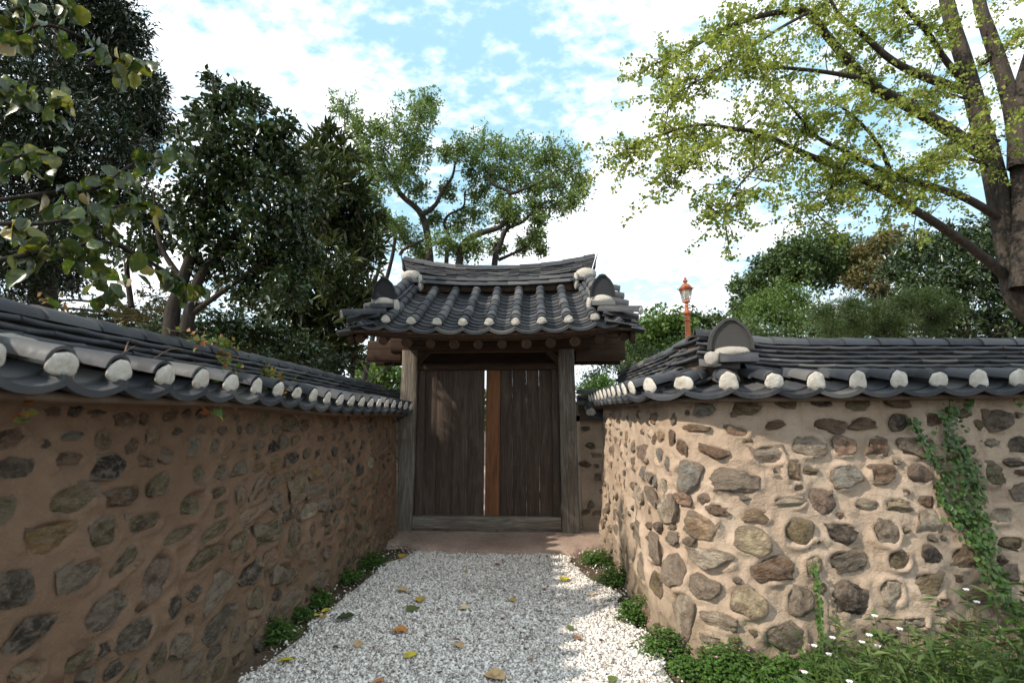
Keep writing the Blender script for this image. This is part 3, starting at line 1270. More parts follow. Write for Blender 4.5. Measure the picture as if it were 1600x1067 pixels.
# ---- the wall on the left of the lane
WL = thing('stone_wall', 'long straight mud and stone wall in shade, creeper and old mossy tiles on top', 'wall', (-1.9, 3.2, 0), 0, 'stone walls beside the lane')
st = parse(L_STONES, LEFT, 0.03)
fill(st, LEFT.L, 1.62, 205, 2.5, LEFT.L - 0.05, 0.15, np.random.default_rng(3), names=['olive', 'gray', 'brown', 'green', 'darkgray', 'gray', 'tan', 'olive', 'purple'])
fill(st, LEFT.L, 1.66, 298, 2.5, LEFT.L - 0.05, 0.075, np.random.default_rng(4), names=['olive', 'gray', 'brown', 'dark', 'tan', 'olive', 'darkgray'])
build_wall(WL, LEFT, st, 1.74, 0.52, 0.019, 5, 1.0, 'mortar_red_shaded', 0.72, (0.86, 0.78, 0.64))
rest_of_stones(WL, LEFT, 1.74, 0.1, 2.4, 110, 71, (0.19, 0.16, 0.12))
ZE_L = lambda s: 1.725 + 0.010 * math.sin(s * 2.1) + 0.055 * float(np.clip((6 - s) / 5, 0, 1))
ZT_L = lambda s: 1.815 + 0.01 * math.sin(s * 1.4 + 1) + 0.03 * float(np.clip((6 - s) / 5, 0, 1))
build_roof(WL, LEFT, 0.18, 0.26, ZE_L, ZT_L, 0.266, s0=1.35, s1=LEFT.L - 0.15, old=True, rows=3, phase=0.3)

# ---- the wall on the right that turns the corner
WR = thing('stone_wall', 'sunlit mud and stone wall that rounds a corner, ivy hanging on its far end', 'wall', (1.5, 4.0, 0), 0, 'stone walls beside the lane')
st = parse(R_STONES, RIGHT, 0.03)
fill(st, RIGHT.L, 1.68, 175, 3.1, 6.3, 0.075, np.random.default_rng(18), tries=30000, names=['gray', 'brown', 'tan', 'palegray', 'pink', 'olive', 'purple'])
fill(st, RIGHT.L, 1.66, 235, 0.05, 3.2, 0.11, np.random.default_rng(8), names=['gray', 'bluegray', 'brown', 'tan', 'palegray', 'pink', 'olive', 'purple', 'gray'])
fill(st, RIGHT.L, 1.70, 298, 0.05, 6.3, 0.062, np.random.default_rng(9), names=['gray', 'bluegray', 'brown', 'tan', 'white', 'pink', 'olive'])
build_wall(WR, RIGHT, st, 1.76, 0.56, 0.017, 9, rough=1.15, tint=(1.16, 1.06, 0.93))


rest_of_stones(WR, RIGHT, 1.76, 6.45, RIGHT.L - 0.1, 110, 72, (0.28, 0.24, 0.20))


def lerp_s(pts):
    a, b = zip(*pts)
    return lambda s: float(np.interp(s, a, b))


S_CORNER = 3.35
ZE_R = lerp_s([(0, 1.84), (2.0, 1.82), (3.0, 1.80), (4.2, 1.81), (6, 1.84), (9, 1.88)])
ZT_R = lerp_s([(0, 1.94), (2.0, 1.91), (3.0, 1.895), (3.6, 1.89), (4.6, 1.895), (9, 1.94)])
LIFT_R = lambda s: 0.07 * math.exp(-((s - S_CORNER - 0.15) / 0.45) ** 2)
build_roof(WR, RIGHT, 0.28, 0.19, ZE_R, ZT_R, 0.295, rows=5, ridge_lift=LIFT_R, phase=0.35)

# ------------------------------------------------------------------ the gate
GZ = math.radians(-3.0)
GATE = thing('wooden_gate', 'roofed wooden gate with closed plank doors, one board bright orange, between the two walls', 'gate', (-0.35, 7.45, 0), GZ)
I3 = Matrix.Identity(4)


def T(x, y, z):
    return Matrix.Translation((x, y, z))


def gpart(name, me, mat, M=I3, parent=None, color=None):
    return obj(name, me, mat, parent or GATE, M, color)


def timber(w, d, h, seed, rough=0.004, n=14, taper=0.0, chamf=0.012, name='timber'):
    """upright timber w x d x h standing on its origin: uneven faces, soft arrises"""
    prof = []
    for sx, sy in ((1, 1), (-1, 1), (-1, -1), (1, -1)):
        a, b = (sx * (w / 2 - chamf), sy * d / 2), (sx * w / 2, sy * (d / 2 - chamf))
        prof += [b, a] if sx * sy > 0 else [a, b]
    pr = []
    m0 = len(prof)
    for k in range(m0):
        p, q = np.array(prof[k]), np.array(prof[(k + 1) % m0])
        sub = 3 if np.linalg.norm(q - p) > 3 * chamf else 1
        for j in range(sub):
            pr.append(p + (q - p) * j / sub)
    pr = np.array(pr)
    m = len(pr)
    zs = np.linspace(0, h, n)
    v = []
    for z in zs:
        k = 1 - taper * z / h
        v.append(np.c_[pr * k, np.full(m, z)])
    v = np.concatenate(v)
    q = np.c_[v[:, :2] * 30, v[:, 2:] * 3] + seed * 7.1
    d2 = (fbm(q, 3) - 0.5) * 2 * rough
    nrm = v.copy()
    nrm[:, 2] = 0
    nrm /= np.linalg.norm(nrm, axis=1)[:, None] + 1e-9
    v = v + nrm * d2[:, None]
    A = Acc()
    f = [(i * m + k, i * m + (k + 1) % m, (i + 1) * m + (k + 1) % m, (i + 1) * m + k) for i in range(n - 1) for k in range(m)]
    A.add(v, f)
    for b, z in ((0, 0), ((n - 1) * m, h)):
        ring = v[b:b + m]
        A.add(np.vstack([ring, [[0, 0, z]]]), [(k, (k + 1) % m, m) for k in range(m)])
    return smooth_by_angle(A.mesh(name), 50)


RX = Matrix.Rotation(PI / 2, 4, 'Y')      # lays an upright timber along +X


def beam_x(name, x0, x1, y, z, d, h, seed, mat, parent=None, rough=0.004):
    me = timber(h, d, x1 - x0, seed, rough, max(6, int((x1 - x0) * 6)))
    return gpart(name, me, mat, T(x0, y, z) @ RX, parent)


# posts
for i, (x, h) in enumerate(((-1.165, 2.62), (1.165, 2.62))):
    p = gpart('post', timber(0.25, 0.25, h, i + 1, 0.010, 26, 0.10), MAT['post'], T(x, 0, -0.02) @ Matrix.Rotation(0.012 * (1 if i == 0 else -1), 4, 'Y'))
    # a patched piece let into the post, and foundation stone
    gpart('wood_patch', timber(0.09, 0.012, 0.15, 9 + i, 0.002, 5), MAT['post'], T(-0.02 if i == 0 else 0.04, -0.122, 1.35 - 0.04 * i), p)
    M = frame((x, 0.0, -0.01), (1, 0, 0), (0, 1, 0), (0, 0, 1), (0.24, 0.22, 0.07))
    gpart('footing_stone', STONES[3 + i], MAT['stone'], M, None, PAL['darkgray'])
# head and sill
beam_x('lintel', -1.42, 1.48, -0.02, 2.70, 0.16, 0.25, 21, MAT['beam'])
beam_x('door_head', -1.03, 1.03, 0.0, 2.36, 0.11, 0.10, 22, MAT['beam'])
beam_x('sill', -1.03, 1.03, -0.03, 0.19, 0.15, 0.17, 23, MAT['post'])
for s_ in (-1, 1):
    me = timber(0.09, 0.07, 0.27, 30 + s_, 0.002, 5)
    gpart('corner_brace', me, MAT['beam'], T(s_ * 1.05, -0.05, 2.40) @ Matrix.Rotation(-s_ * 0.75, 4, 'Y'))
    gpart('door_jamb', timber(0.11, 0.10, 2.24, 33 + s_, 0.004, 12), MAT['door'], T(s_ * 0.975, 0.02, 0.13))
# long side beams that carry the overhang beyond the posts
beam_x('purlin_end', -1.78, -1.28, 0.03, 2.60, 0.20, 0.30, 24, MAT['beam'])
beam_x('purlin_end', 1.28, 1.98, 0.03, 2.60, 0.20, 0.30, 25, MAT['beam'])
beam_x('gap_filler_board', -1.75, 1.95, 0.26, 2.72, 0.06, 0.62, 26, MAT['beam'])  # added board blocking the sky over the lintel, so the gap reads as shade
# two leaves of vertical planks
Z0, Z1 = 0.26, 2.33
LEFT_P = [-0.925, -0.745, -0.52, -0.285, -0.049]
RIGHT_P = [-0.036, 0.165, 0.355, 0.555, 0.74, 0.925]
for side, xs_ in (('l', LEFT_P), ('r', RIGHT_P)):
    leaf = bpy.data.objects.new('door_leaf', None)
    COL.objects.link(leaf)
    leaf.parent = GATE
    leaf.matrix_local = T(xs_[0], 0.03, Z0)
    for k in range(len(xs_) - 1):
        a, b = xs_[k], xs_[k + 1]
        gap = 0.0 if k % 2 == 0 else 0.003
        w = b - a - gap
        orange = side == 'r' and k == 0
        me = timber(w, 0.030, Z1 - Z0 - random.uniform(0, 0.012), 40 + k + (10 if side == 'r' else 0), 0.0015, 18, 0.0, 0.003)
        o = gpart('plank', me, MAT['orange'] if orange else MAT['door'], T((a + b) / 2 - xs_[0], jit(0.004), 0), leaf)
        if orange:
            o['label'] = 'new orange-brown plank'
            o.matrix_local = T((a + b) / 2 - xs_[0] + 0.004, -0.012, 0) @ Matrix.Rotation(0.004, 4, 'Y')
    for z in (0.28, 1.78):
        me = timber(0.09, 0.05, xs_[-1] - xs_[0] - 0.03, 60, 0.003, 8)
        gpart('back_batten', me, MAT['door'], T(0.015, 0.045, z) @ RX, leaf)

# ---- roof
RXO = 0.15           # the roof sits a little off the posts' middle
EY, EZ, TY, TZ = -1.42, 2.70, -0.02, 3.50
HW = 1.80


def gsurf(x, t):
    """point of the front slope; x from the roof's middle, t from eave 0 to ridge 1"""
    xx = x / HW
    z = EZ + (TZ - EZ) * (math.copysign(abs(t) ** 1.18, t)) + 0.11 * abs(xx) ** 2.4 * (1 - 0.4 * t)
    y = EY + (TY - EY) * t
    k = 1 - 0.02 * t
    return V(RXO + x * k, y, z)


def gframe(x, t, lift=0.0):
    p = gsurf(x, t)
    up = unit(gsurf(x, min(t + 0.05, 1.05)) - gsurf(x, t - 0.05))
    tx = unit(gsurf(x + 0.05, t) - gsurf(x - 0.05, t))
    nz = unit(np.cross(tx, up))
    return p + nz * lift, tx, up, nz


SL = np.linalg.norm(gsurf(0, 1) - gsurf(0, 0))
GCOV = cover_mesh(0.070, 0.26)
GPAN = pan_mesh(0.27, 0.20, 0.055, 0.020)
GPAN_S = pan_mesh(0.29, 0.16, 0.058, 0.032)
for _m in (GCOV, GPAN, GPAN_S):
    _m.materials.append(MAT['tile'])
PIT = 0.315
cols = [k * PIT for k in range(-4, 5)]
for x in cols:
    outer = abs(x) > 1.2
    nseg = 7
    for j in range(nseg):
        t = j / nseg
        if outer and t > 0.30:
            break
        p, tx, up, nz = gframe(x, t, 0.052)
        M = frame(p + tx * jit(0.004), tx, up, nz, (1.0 - 0.1 * t, (SL / nseg + 0.012) / 0.26, 1.0 - 0.1 * t))
        gpart('cover_tile', GCOV, None, M)
    p, tx, up, nz = gframe(x, 0, 0.046)
    gpart('plaster_cap', random.choice(CAPS), None, frame(p + up * 0.01, tx, up, nz, (random.uniform(0.92, 1.05), 0.8, random.uniform(0.95, 1.1))))
for k in range(-5, 5):
    x = (k + 0.5) * PIT
    outer = abs(x) > 1.3
    p, tx, up, nz = gframe(x, 0, 0.0)
    gpart('drip_tile', GPAN_S, None, frame(p - up * 0.05, tx, up, nz, (1.09, 1, 1)))
    nrow = 12
    for j in range(nrow):
        t = (j + 0.35) / nrow
        if outer and t > 0.4:
            break
        p, tx, up, nz = gframe(x, t, 0.020)
        # each row is tipped a little so its lower edge stands proud
        up2 = unit(up - nz * 0.10)
        nz2 = unit(np.cross(tx, up2))
        gpart('pan_tile', GPAN, None, frame(p + tx * jit(0.004), tx, up2, nz2, (1.10 - 0.10 * t, 0.85, 1)))

# verges: short rows of tiles running out sideways past the descending ridges
for sd in (-1, 1):
    for k in range(6):
        t = -0.03 + k * 0.205
        p0 = gsurf(sd * 1.38, t)
        p1 = gsurf(sd * 1.80, t)
        p1[2] -= 0.13
        up = unit(p0 - p1)
        ax = unit(gsurf(sd * 1.5, t + 0.05) - gsurf(sd * 1.5, t - 0.05))
        nz = unit(np.cross(ax, up)) * (1 if np.cross(ax, up)[2] > 0 else -1)
        L = np.linalg.norm(p0 - p1)
        if k > 0:
            gpart('cover_tile', GCOV, None, frame(p1 + nz * 0.05, np.cross(up, nz), up, nz, (0.95, L / 0.26, 0.95)))
            gpart('plaster_cap', random.choice(CAPS), None, frame(p1 + nz * 0.045, np.cross(up, nz), up, nz, (0.95, 0.8, 0.95)))
        if k < 5:
            q = gsurf(sd * 1.80, t + 0.10) - V(0, 0, 0.13)
            gpart('drip_tile', GPAN_S, None, frame(q - up * 0.05, np.cross(up, nz), up, nz, (1.02, 1, 1)))
            for w_ in (0.05, 0.14, 0.23):
                gpart('pan_tile', GPAN, None, frame(q + up * w_ + nz * 0.02, np.cross(up, nz), up, nz, (1.05, 0.9, 1)))
    # corner: tile laid diagonally with its plaster end
    p0, p1 = gsurf(sd * 1.36, 0.22), gsurf(sd * 1.80, 0.0)
    p1[2] -= 0.01
    up = unit(p0 - p1)
    nz = unit(V(0, -0.35, 1) - up * np.dot(V(0, -0.35, 1), up))
    L = np.linalg.norm(p0 - p1)
    gpart('cover_tile', GCOV, None, frame(p1 + nz * 0.06, np.cross(up, nz), up, nz, (1, L / 0.26, 1)))
    gpart('plaster_cap', random.choice(CAPS), None, frame(p1 + nz * 0.055, np.cross(up, nz), up, nz, (1, 0.9, 1)))

# descending ridges
for sd in (-1, 1):
    X = lambda t: sd * (1.44 - 0.09 * t)
    n = 5
    tl = SL * 0.62 / n
    for r in range(4):
        for j in range(n):
            t = 0.36 + (j + 0.0) * (0.64 / n)
            p, tx, up, nz = gframe(X(t), t, 0)
            lift = 0.05 + r * 0.034 + 0.03 * (1 - t)
            if r < 3:
                M = frame(p + nz * lift + up * tl / 2, up, tx, nz, (tl / 0.29 * 1.02, 1.0 - 0.10 * r + jit(0.03), 1.15))
                gpart('ridge_tile', SLABS[0], None, M)
            else:
                M = frame(p + nz * lift, tx, up, nz, (0.95, (tl + 0.012) / 0.285, 0.9))
                gpart('ridge_cover_tile', RIDGE_COVER, None, M)
        # round course down the outer foot of the ridge
    for j in range(n):
        t = 0.36 + j * (0.64 / n)
        p, tx, up, nz = gframe(X(t) - sd * 0.13, t, 0.055)
        gpart('ridge_round_tile', RIDGE_COVER_S, None, frame(p, tx, up, nz, (0.9, (tl + 0.01) / 0.285, 0.9)))
    # end plate with plaster and a cross tile beneath
    p, tx, up, nz = gframe(X(0.33), 0.33, 0)
    base = p + V(0, -0.02, 0.0)
    fx = V(1, 0, 0)
    lean = unit(V(0, -0.12, 1))
    fy = unit(np.cross(lean, fx))
    me = arch_plate(0.32, 0.27, 0.045)
    me.materials.append(MAT['tile_dark'] if 'tile_dark' in MAT else MAT['tile'])
    gpart('end_plate', me, None, frame(base + V(0, -0.10, 0.165), fx, fy, lean))
    gpart('plaster_lump', LUMPS[0], None, frame(base + V(0, 0.0, 0.12), fx, (0, 1, 0), (0, 0, 1), (0.155, 0.14, 0.085)))
    gpart('cross_tile', RIDGE_COVER_S, None, frame(base + V(-0.145, -0.115, 0.035), (0, -1, 0), (1, 0, 0), (0, 0, 1), (1.1, 1.02, 1.2)))
    gpart('plaster_lump', LUMPS[1], None, frame(base + V(-sd * 0.17, -0.09, 0.06), fx, (0, 1, 0), (0, 0, 1), (0.035, 0.075, 0.10)))
    # white plaster at the head
    p = gsurf(X(1.0), 0.96)
    gpart('plaster_lump', LUMPS[2], None, frame(p + V(-sd * 0.03, -0.05, 0.20), fx, (0, 1, 0), (0, 0, 1), (0.15, 0.09, 0.10)))
    gpart('plaster_lump', LUMPS[3], None, frame(p + V(-sd * 0.18, -0.06, 0.10), fx, (0, 1, 0), (0, 0, 1), (0.045, 0.08, 0.13)))


# main ridge
def ridge_z(x):
    return 0.16 * abs(x / 1.42) ** 2.2


RL = 1.36
zc_ = TZ + 0.03
rows_ = [('round', 0.075, 0.150), ('round', 0.070, 0.115)] + [('flat', 0.033, 0.13)] * 5 + [('top', 0.06, 0)]
for r, (kind, h, yo) in enumerate(rows_):
    ext = RL + 0.012 * r
    n = 9
    tl = 2 * ext / n
    ofs = 0.5 * (r % 2)
    for k in range(-1, n + 1):
        a, b = max(-ext, -ext + (k + ofs) * tl), min(ext, -ext + (k + 1 + ofs) * tl)
        if b - a < 0.06:
            continue
        xm = (a + b) / 2
        gz = 1.0 if r > 1 else 0.55
        z = zc_ + ridge_z(xm) * gz
        sl = (ridge_z(xm + 0.05) - ridge_z(xm - 0.05)) / 0.1 * gz
        x3 = unit(V(1, 0, sl))
        up = unit(V(-sl, 0, 1))
        y3 = V(0, 1, 0)
        L = b - a
        if kind == 'round':
            for sgn in (-1, 1):
                o = V(RXO + xm, sgn * yo, z) - x3 * L / 2
                gpart('ridge_round_tile', RIDGE_COVER_S, None, frame(o, np.cross(x3, up), x3, up, (1.15, L / 0.285, 1.1)))
        elif kind == 'flat':
            gpart('ridge_tile', SLABS[min(3, r - 2)], None, frame(V(RXO + xm, jit(0.004), z + jit(0.002)), x3, y3, up, (L / 0.29 * 1.0, 1.02 + jit(0.05), 1.15)))
        else:
            gpart('ridge_cover_tile', RIDGE_COVER, None, frame(V(RXO + xm, 0, z - 0.015) - x3 * L / 2, np.cross(x3, up), x3, up, (0.9, L / 0.285 * 1.01, 0.8)))
    zc_ += h
for sd in (-1, 1):
    x = sd * (RL + 0.10)
    z = zc_ + ridge_z(RL) - 0.10
    A = Acc()
    n = 8
    tt = np.linspace(0, 1, n)
    cx = x - sd * 0.035 + sd * 0.075 * tt ** 1.6
    czz = z - 0.13 + 0.27 * tt
    wd = 0.11 * (1 - tt ** 2) + 0.004
    th = 0.028 * (1 - 0.7 * tt)
    v = []
    for i in range(n):
        for dx, dy in ((-th[i] / 2, -wd[i]), (th[i] / 2, -wd[i]), (th[i] / 2, wd[i]), (-th[i] / 2, wd[i])):
            v.append((RXO + cx[i] + dx, dy, czz[i]))
    f = [(i * 4 + k, i * 4 + (k + 1) % 4, i * 4 + 4 + (k + 1) % 4, i * 4 + 4 + k) for i in range(n - 1) for k in range(4)]
    A.add(v, f)
    A.add(v[-4:], [(0, 1, 2, 3)])
    gpart('ridge_end_tip', A.mesh('ridge_end_tip'), MAT['tile'])
gpart('ridge_core', (lambda a: (a.box((RXO, 0, TZ + 0.12), (2 * RL - 0.1, 0.17, 0.30)), a.mesh('ridge_core'))[1])(Acc()), MAT['clay'])

# clay bed and boards beneath the tiles; two slopes
for sgn in (1, -1):
    nx, nt = 25, 9
    v, f = [], []
    for layer, dz in ((0, -0.075), (1, -0.115)):
        for i in range(nx):
            for j in range(nt):
                x = -HW * 0.985 + 2 * HW * 0.985 * i / (nx - 1)
                t = 0.005 + 1.01 * j / (nt - 1)
                p = gsurf(x, t)
                if abs(x) > 1.4:
                    p[2] -= 0.07 * (abs(x) - 1.4) / 0.4
                v.append((p[0], p[1] * sgn, p[2] + dz))
    m = nx * nt
    for i in range(nx - 1):
        for j in range(nt - 1):
            a = i * nt + j
            f.append((a, a + nt, a + nt + 1, a + 1))
            f.append((m + a, m + a + 1, m + a + nt + 1, m + a + nt))
    for i in range(nx - 1):
        a = i * nt
        f.append((a, m + a, m + a + nt, a + nt))
    for j in range(nt - 1):
        for a in (j, (nx - 1) * nt + j):
            f.append((a, a + 1, m + a + 1, m + a))
    A = Acc()
    A.add(v, f)
    gpart('roof_boards', A.mesh('roof_boards'), MAT['beam'])
# far slope tiles, joined
B = Acc()
cv = np.array([w.co[:] for w in GCOV.vertices])
cf = [list(pp.vertices) for pp in GCOV.polygons]
for k in range(-5, 6):
    for j in range(6):
        p, tx, up, nz = gframe(k * PIT, j / 6, 0.05)
        vv = p + cv[:, :1] * tx + cv[:, 1:2] * (SL / 6 / 0.26) * up + cv[:, 2:] * nz
        vv[:, 1] *= -1
        B.add(vv, cf)
fo = gpart('far_slope_tiles', B.mesh('far_slope_tiles'), MAT['tile'])
fo['kind'] = 'stuff'


# eave boards, bargeboards
def strip_along(xs, tfun, dz, h, d, name, mat):
    A = Acc()
    v = []
    for x in xs:
        p = tfun(x)
        for dy, dzz in ((0, 0), (d, 0), (d, -h), (0, -h)):
            v.append((p[0], p[1] + dy, p[2] + dz + dzz))
    n = len(xs)
    f = [(i * 4 + k, i * 4 + 4 + k, i * 4 + 4 + (k + 1) % 4, i * 4 + (k + 1) % 4) for i in range(n - 1) for k in range(4)]
    f += [(0, 1, 2, 3), (n * 4 - 4, n * 4 - 1, n * 4 - 2, n * 4 - 3)]
    A.add(v, f)
    return gpart(name, A.mesh(name), mat)


strip_along(np.linspace(-1.72, 1.72, 18), lambda x: gsurf(x, 0.03), -0.10, 0.045, 0.05, 'eave_board', MAT['beam'])
strip_along(np.linspace(-1.66, 1.66, 18), lambda x: gsurf(x, 0.07), -0.15, 0.035, 0.05, 'eave_board', MAT['beam'])
for sd in (-1, 1):
    for sgn in (1, -1):
        A = Acc()
        v = []
        m = 10
        for t in np.linspace(0.06, 1.0, m):
            p = gsurf(sd * 1.70, t)
            for dx, dz in ((0, -0.13), (sd * 0.04, -0.13), (sd * 0.04, -0.33), (0, -0.33)):
                v.append((p[0] + dx, p[1] * sgn, p[2] + dz))
        f = [(i * 4 + k, i * 4 + 4 + k, i * 4 + 4 + (k + 1) % 4, i * 4 + (k + 1) % 4) for i in range(m - 1) for k in range(4)]
        f += [(0, 1, 2, 3), (m * 4 - 4, m * 4 - 1, m * 4 - 2, m * 4 - 3)]
        A.add(v, f)
        gpart('bargeboard', A.mesh('bargeboard'), MAT['beam'])
# rafters, both slopes: round poles whose ends show under the eave
for k in range(12):
    x = -1.62 + k * 3.24 / 11
    for sgn in (1, -1):
        a, b = gsurf(x, 0.10), gsurf(x, 0.985)
        a = V(a[0], a[1] * sgn, a[2] - 0.165 - 0.085)
        b = V(b[0], b[1] * sgn, b[2] - 0.14)
        A = Acc()
        A.tube([a + (b - a) * q for q in np.linspace(0, 1, 5)], np.full(5, 0.062 + jit(0.006)), 14)
        gpart('rafter', smooth_by_angle(A.mesh('rafter'), 50), MAT['beam'])
gpart('ridge_purlin', (lambda a: (a.tube([(-1.72 + RXO, 0, 3.20), (1.72 + RXO, 0, 3.20)], 0.11, 14), smooth_by_angle(a.mesh('ridge_purlin'), 50))[1])(Acc()), MAT['beam'])

# ---- earthen slab before the gate
A = Acc()
n = 60
xs_ = np.linspace(-1.60, 1.28, n)
front = 6.62 + (vnoise(np.c_[xs_ * 3, xs_ * 0, xs_ * 0]) - 0.5) * 0.22 + (vnoise(np.c_[xs_ * 13, xs_ * 0, xs_ * 0 + 3]) - 0.5) * 0.10 - 0.10 * np.cos(xs_ * 1.6) + 0.30 * np.clip(-xs_ - 1.15, 0, 1) + 0.35 * np.clip(xs_ - 0.85, 0, 1)
rows = [front - 0.05, front, front + 0.05]
zs = [-0.02, 0.035, 0.055]
for q in np.linspace(0.15, 1, 12):
    rows.append(front + 0.05 + (8.1 - front - 0.05) * q)
    zs.append(0.058 + 0.035 * q)
v = []
for rr, z in zip(rows, zs):
    zz = z + (fbm(np.c_[xs_ * 5, rr * 5, xs_ * 0], 3) - 0.5) * 0.022 * (z > 0)
    v.append(np.c_[xs_, rr, zz])
m = len(rows)
v = np.concatenate(v)
f = [(j * n + i, j * n + i + 1, (j + 1) * n + i + 1, (j + 1) * n + i) for j in range(m - 1) for i in range(n - 1)]
A.add(v, f)
sl_ = obj('threshold_pavement', A.mesh('threshold_pavement', True), MAT['slab'])
struct(sl_)

# sandy yard beyond the gate
yd = flat_sheet('yard', [(-12, 8.2), (12, 8.2), (12, 18), (-12, 18)], 0.03, MAT['slab'])

# ---- short cross walls that join the lane walls to the gate posts
for name, lab, pts, cnt, seed in (
        ('stub_wall', 'short shaded stone wall joining the gate post to the sunlit wall', [(0.98, 7.50), (1.75, 7.50)], 26, 31),
        ('stub_wall', 'narrow shaded stone wall between the gate post and the shaded long wall', [(-2.2, 7.44), (-1.60, 7.44)], 22, 32)):
    W = thing(name, lab, 'wall', (sum(p[0] for p in pts) / 2, 7.7, 0), 0, 'short walls beside the gate')
    P = Path([pts[0], pts[1]])
    st = []
    fill(st, P.L, 1.55, cnt, 0.05, P.L - 0.05, 0.12, np.random.default_rng(seed), names=['gray', 'brown', 'tan', 'darkgray', 'olive'])
    build_wall(W, P, st, 1.66, 0.5, 0.025, seed)
    build_roof(W, P, 0.25, 0.16, lambda s: 1.66, lambda s: 1.78, 0.27, rows=3, phase=0.5)

# ------------------------------------------------------------------ leaves
def leaf_faces(P, D, Nn, L, W, fold=0.25, kind='leaf'):
    """P base points, D directions, Nn approximate normals (all (n,3)); L, W (n,) -> verts, tris"""
    n = len(P)
    D = D / (np.linalg.norm(D, axis=1)[:, None] + 1e-9)
    S = np.cross(D, Nn)
    S /= np.linalg.norm(S, axis=1)[:, None] + 1e-9
    U = np.cross(S, D)
    L, W = np.asarray(L)[:, None], np.asarray(W)[:, None]
    if kind == 'fan':
        a = P + D * L * 0.75 - S * W / 2
        b = P + D * L
        c = P + D * L * 0.75 + S * W / 2
    else:
        a = P + D * L * 0.45 - S * W / 2 + U * W * fold
        b = P + D * L - U * L * 0.06
        c = P + D * L * 0.45 + S * W / 2 + U * W * fold
    v = np.stack([P, a, b, c], 1).reshape(-1, 3)
    i = np.arange(n)[:, None] * 4
    f = np.concatenate([i + np.array([[0, 1, 2]]), i + np.array([[0, 2, 3]])])
    return v, f


def rand_dirs(n, rng, up=0.0):
    d = rng.normal(size=(n, 3))
    d /= np.linalg.norm(d, axis=1)[:, None]
    d[:, 2] += up
    return d / np.linalg.norm(d, axis=1)[:, None]


def scatter_blob(c, R, n, rng, shell=0.55):
    """n twig tips in an ellipsoid, more near the skin"""
    d = rand_dirs(n, rng)
    r = rng.random(n) ** shell
    lump = 0.62 + 0.76 * vnoise(d * 1.9 + c * 3.1)
    return c + d * (r * lump)[:, None] * R


def leaf_clusters(tips, centres, k, spread, L, W, rng, up=0.3, droop=0.0, kind='leaf', fold=0.25, radial=0.0, jitter=0.35):
    """k leaves about each twig tip"""
    n = len(tips) * k
    T_ = np.repeat(tips, k, 0)
    C_ = np.repeat(centres, k, 0)
    off = rand_dirs(n, rng) * (rng.random(n) ** 0.6 * spread)[:, None]
    P = T_ + off
    out = T_ - C_
    out /= np.linalg.norm(out, axis=1)[:, None] + 1e-9
    D = rand_dirs(n, rng) + out * 0.5 + off / (spread + 1e-9) * radial
    D[:, 2] -= droop
    Nn = rand_dirs(n, rng) * 0.8
    Nn[:, 2] += up * 3
    s = rng.uniform(1 - jitter, 1 + jitter, n)
    return leaf_faces(P, D, Nn, L * s, W * s, fold, kind)


def curve_pts(a, b, bend, rng, n=6, sag=0.0):
    a, b = np.asarray(a, float), np.asarray(b, float)
    L = np.linalg.norm(b - a)
    m = (a + b) / 2 + rng.normal(size=3) * L * bend + V(0, 0, sag * L)
    t = np.linspace(0, 1, n)[:, None]
    return (1 - t) ** 2 * a + 2 * t * (1 - t) * m + t * t * b


def smooth_line(pts, n=14):
    """Catmull-Rom through the points"""
    p = np.asarray(pts, float)
    if len(p) < 3:
        t = np.linspace(0, 1, n)[:, None]
        return p[0] + (p[-1] - p[0]) * t
    q = np.vstack([2 * p[0] - p[1], p, 2 * p[-1] - p[-2]])
    out = []
    for i in range(1, len(q) - 2):
        for t in np.linspace(0, 1, 5, endpoint=False):
            out.append(0.5 * (2 * q[i] + (q[i + 1] - q[i - 1]) * t + (2 * q[i - 1] - 5 * q[i] + 4 * q[i + 1] - q[i + 2]) * t * t
                              + (3 * q[i] - q[i - 1] - 3 * q[i + 1] + q[i + 2]) * t ** 3))
    out.append(q[-2])
    return np.array(out)


def pxline(pts, Y):
    """photo polyline -> points; Y a number or (Y0, Y1) from first to last"""
    n = len(pts)
    y = np.linspace(Y[0], Y[1], n) if isinstance(Y, tuple) else np.full(n, Y)
    return np.array([at(p[0], p[1], q) for p, q in zip(pts, y)])


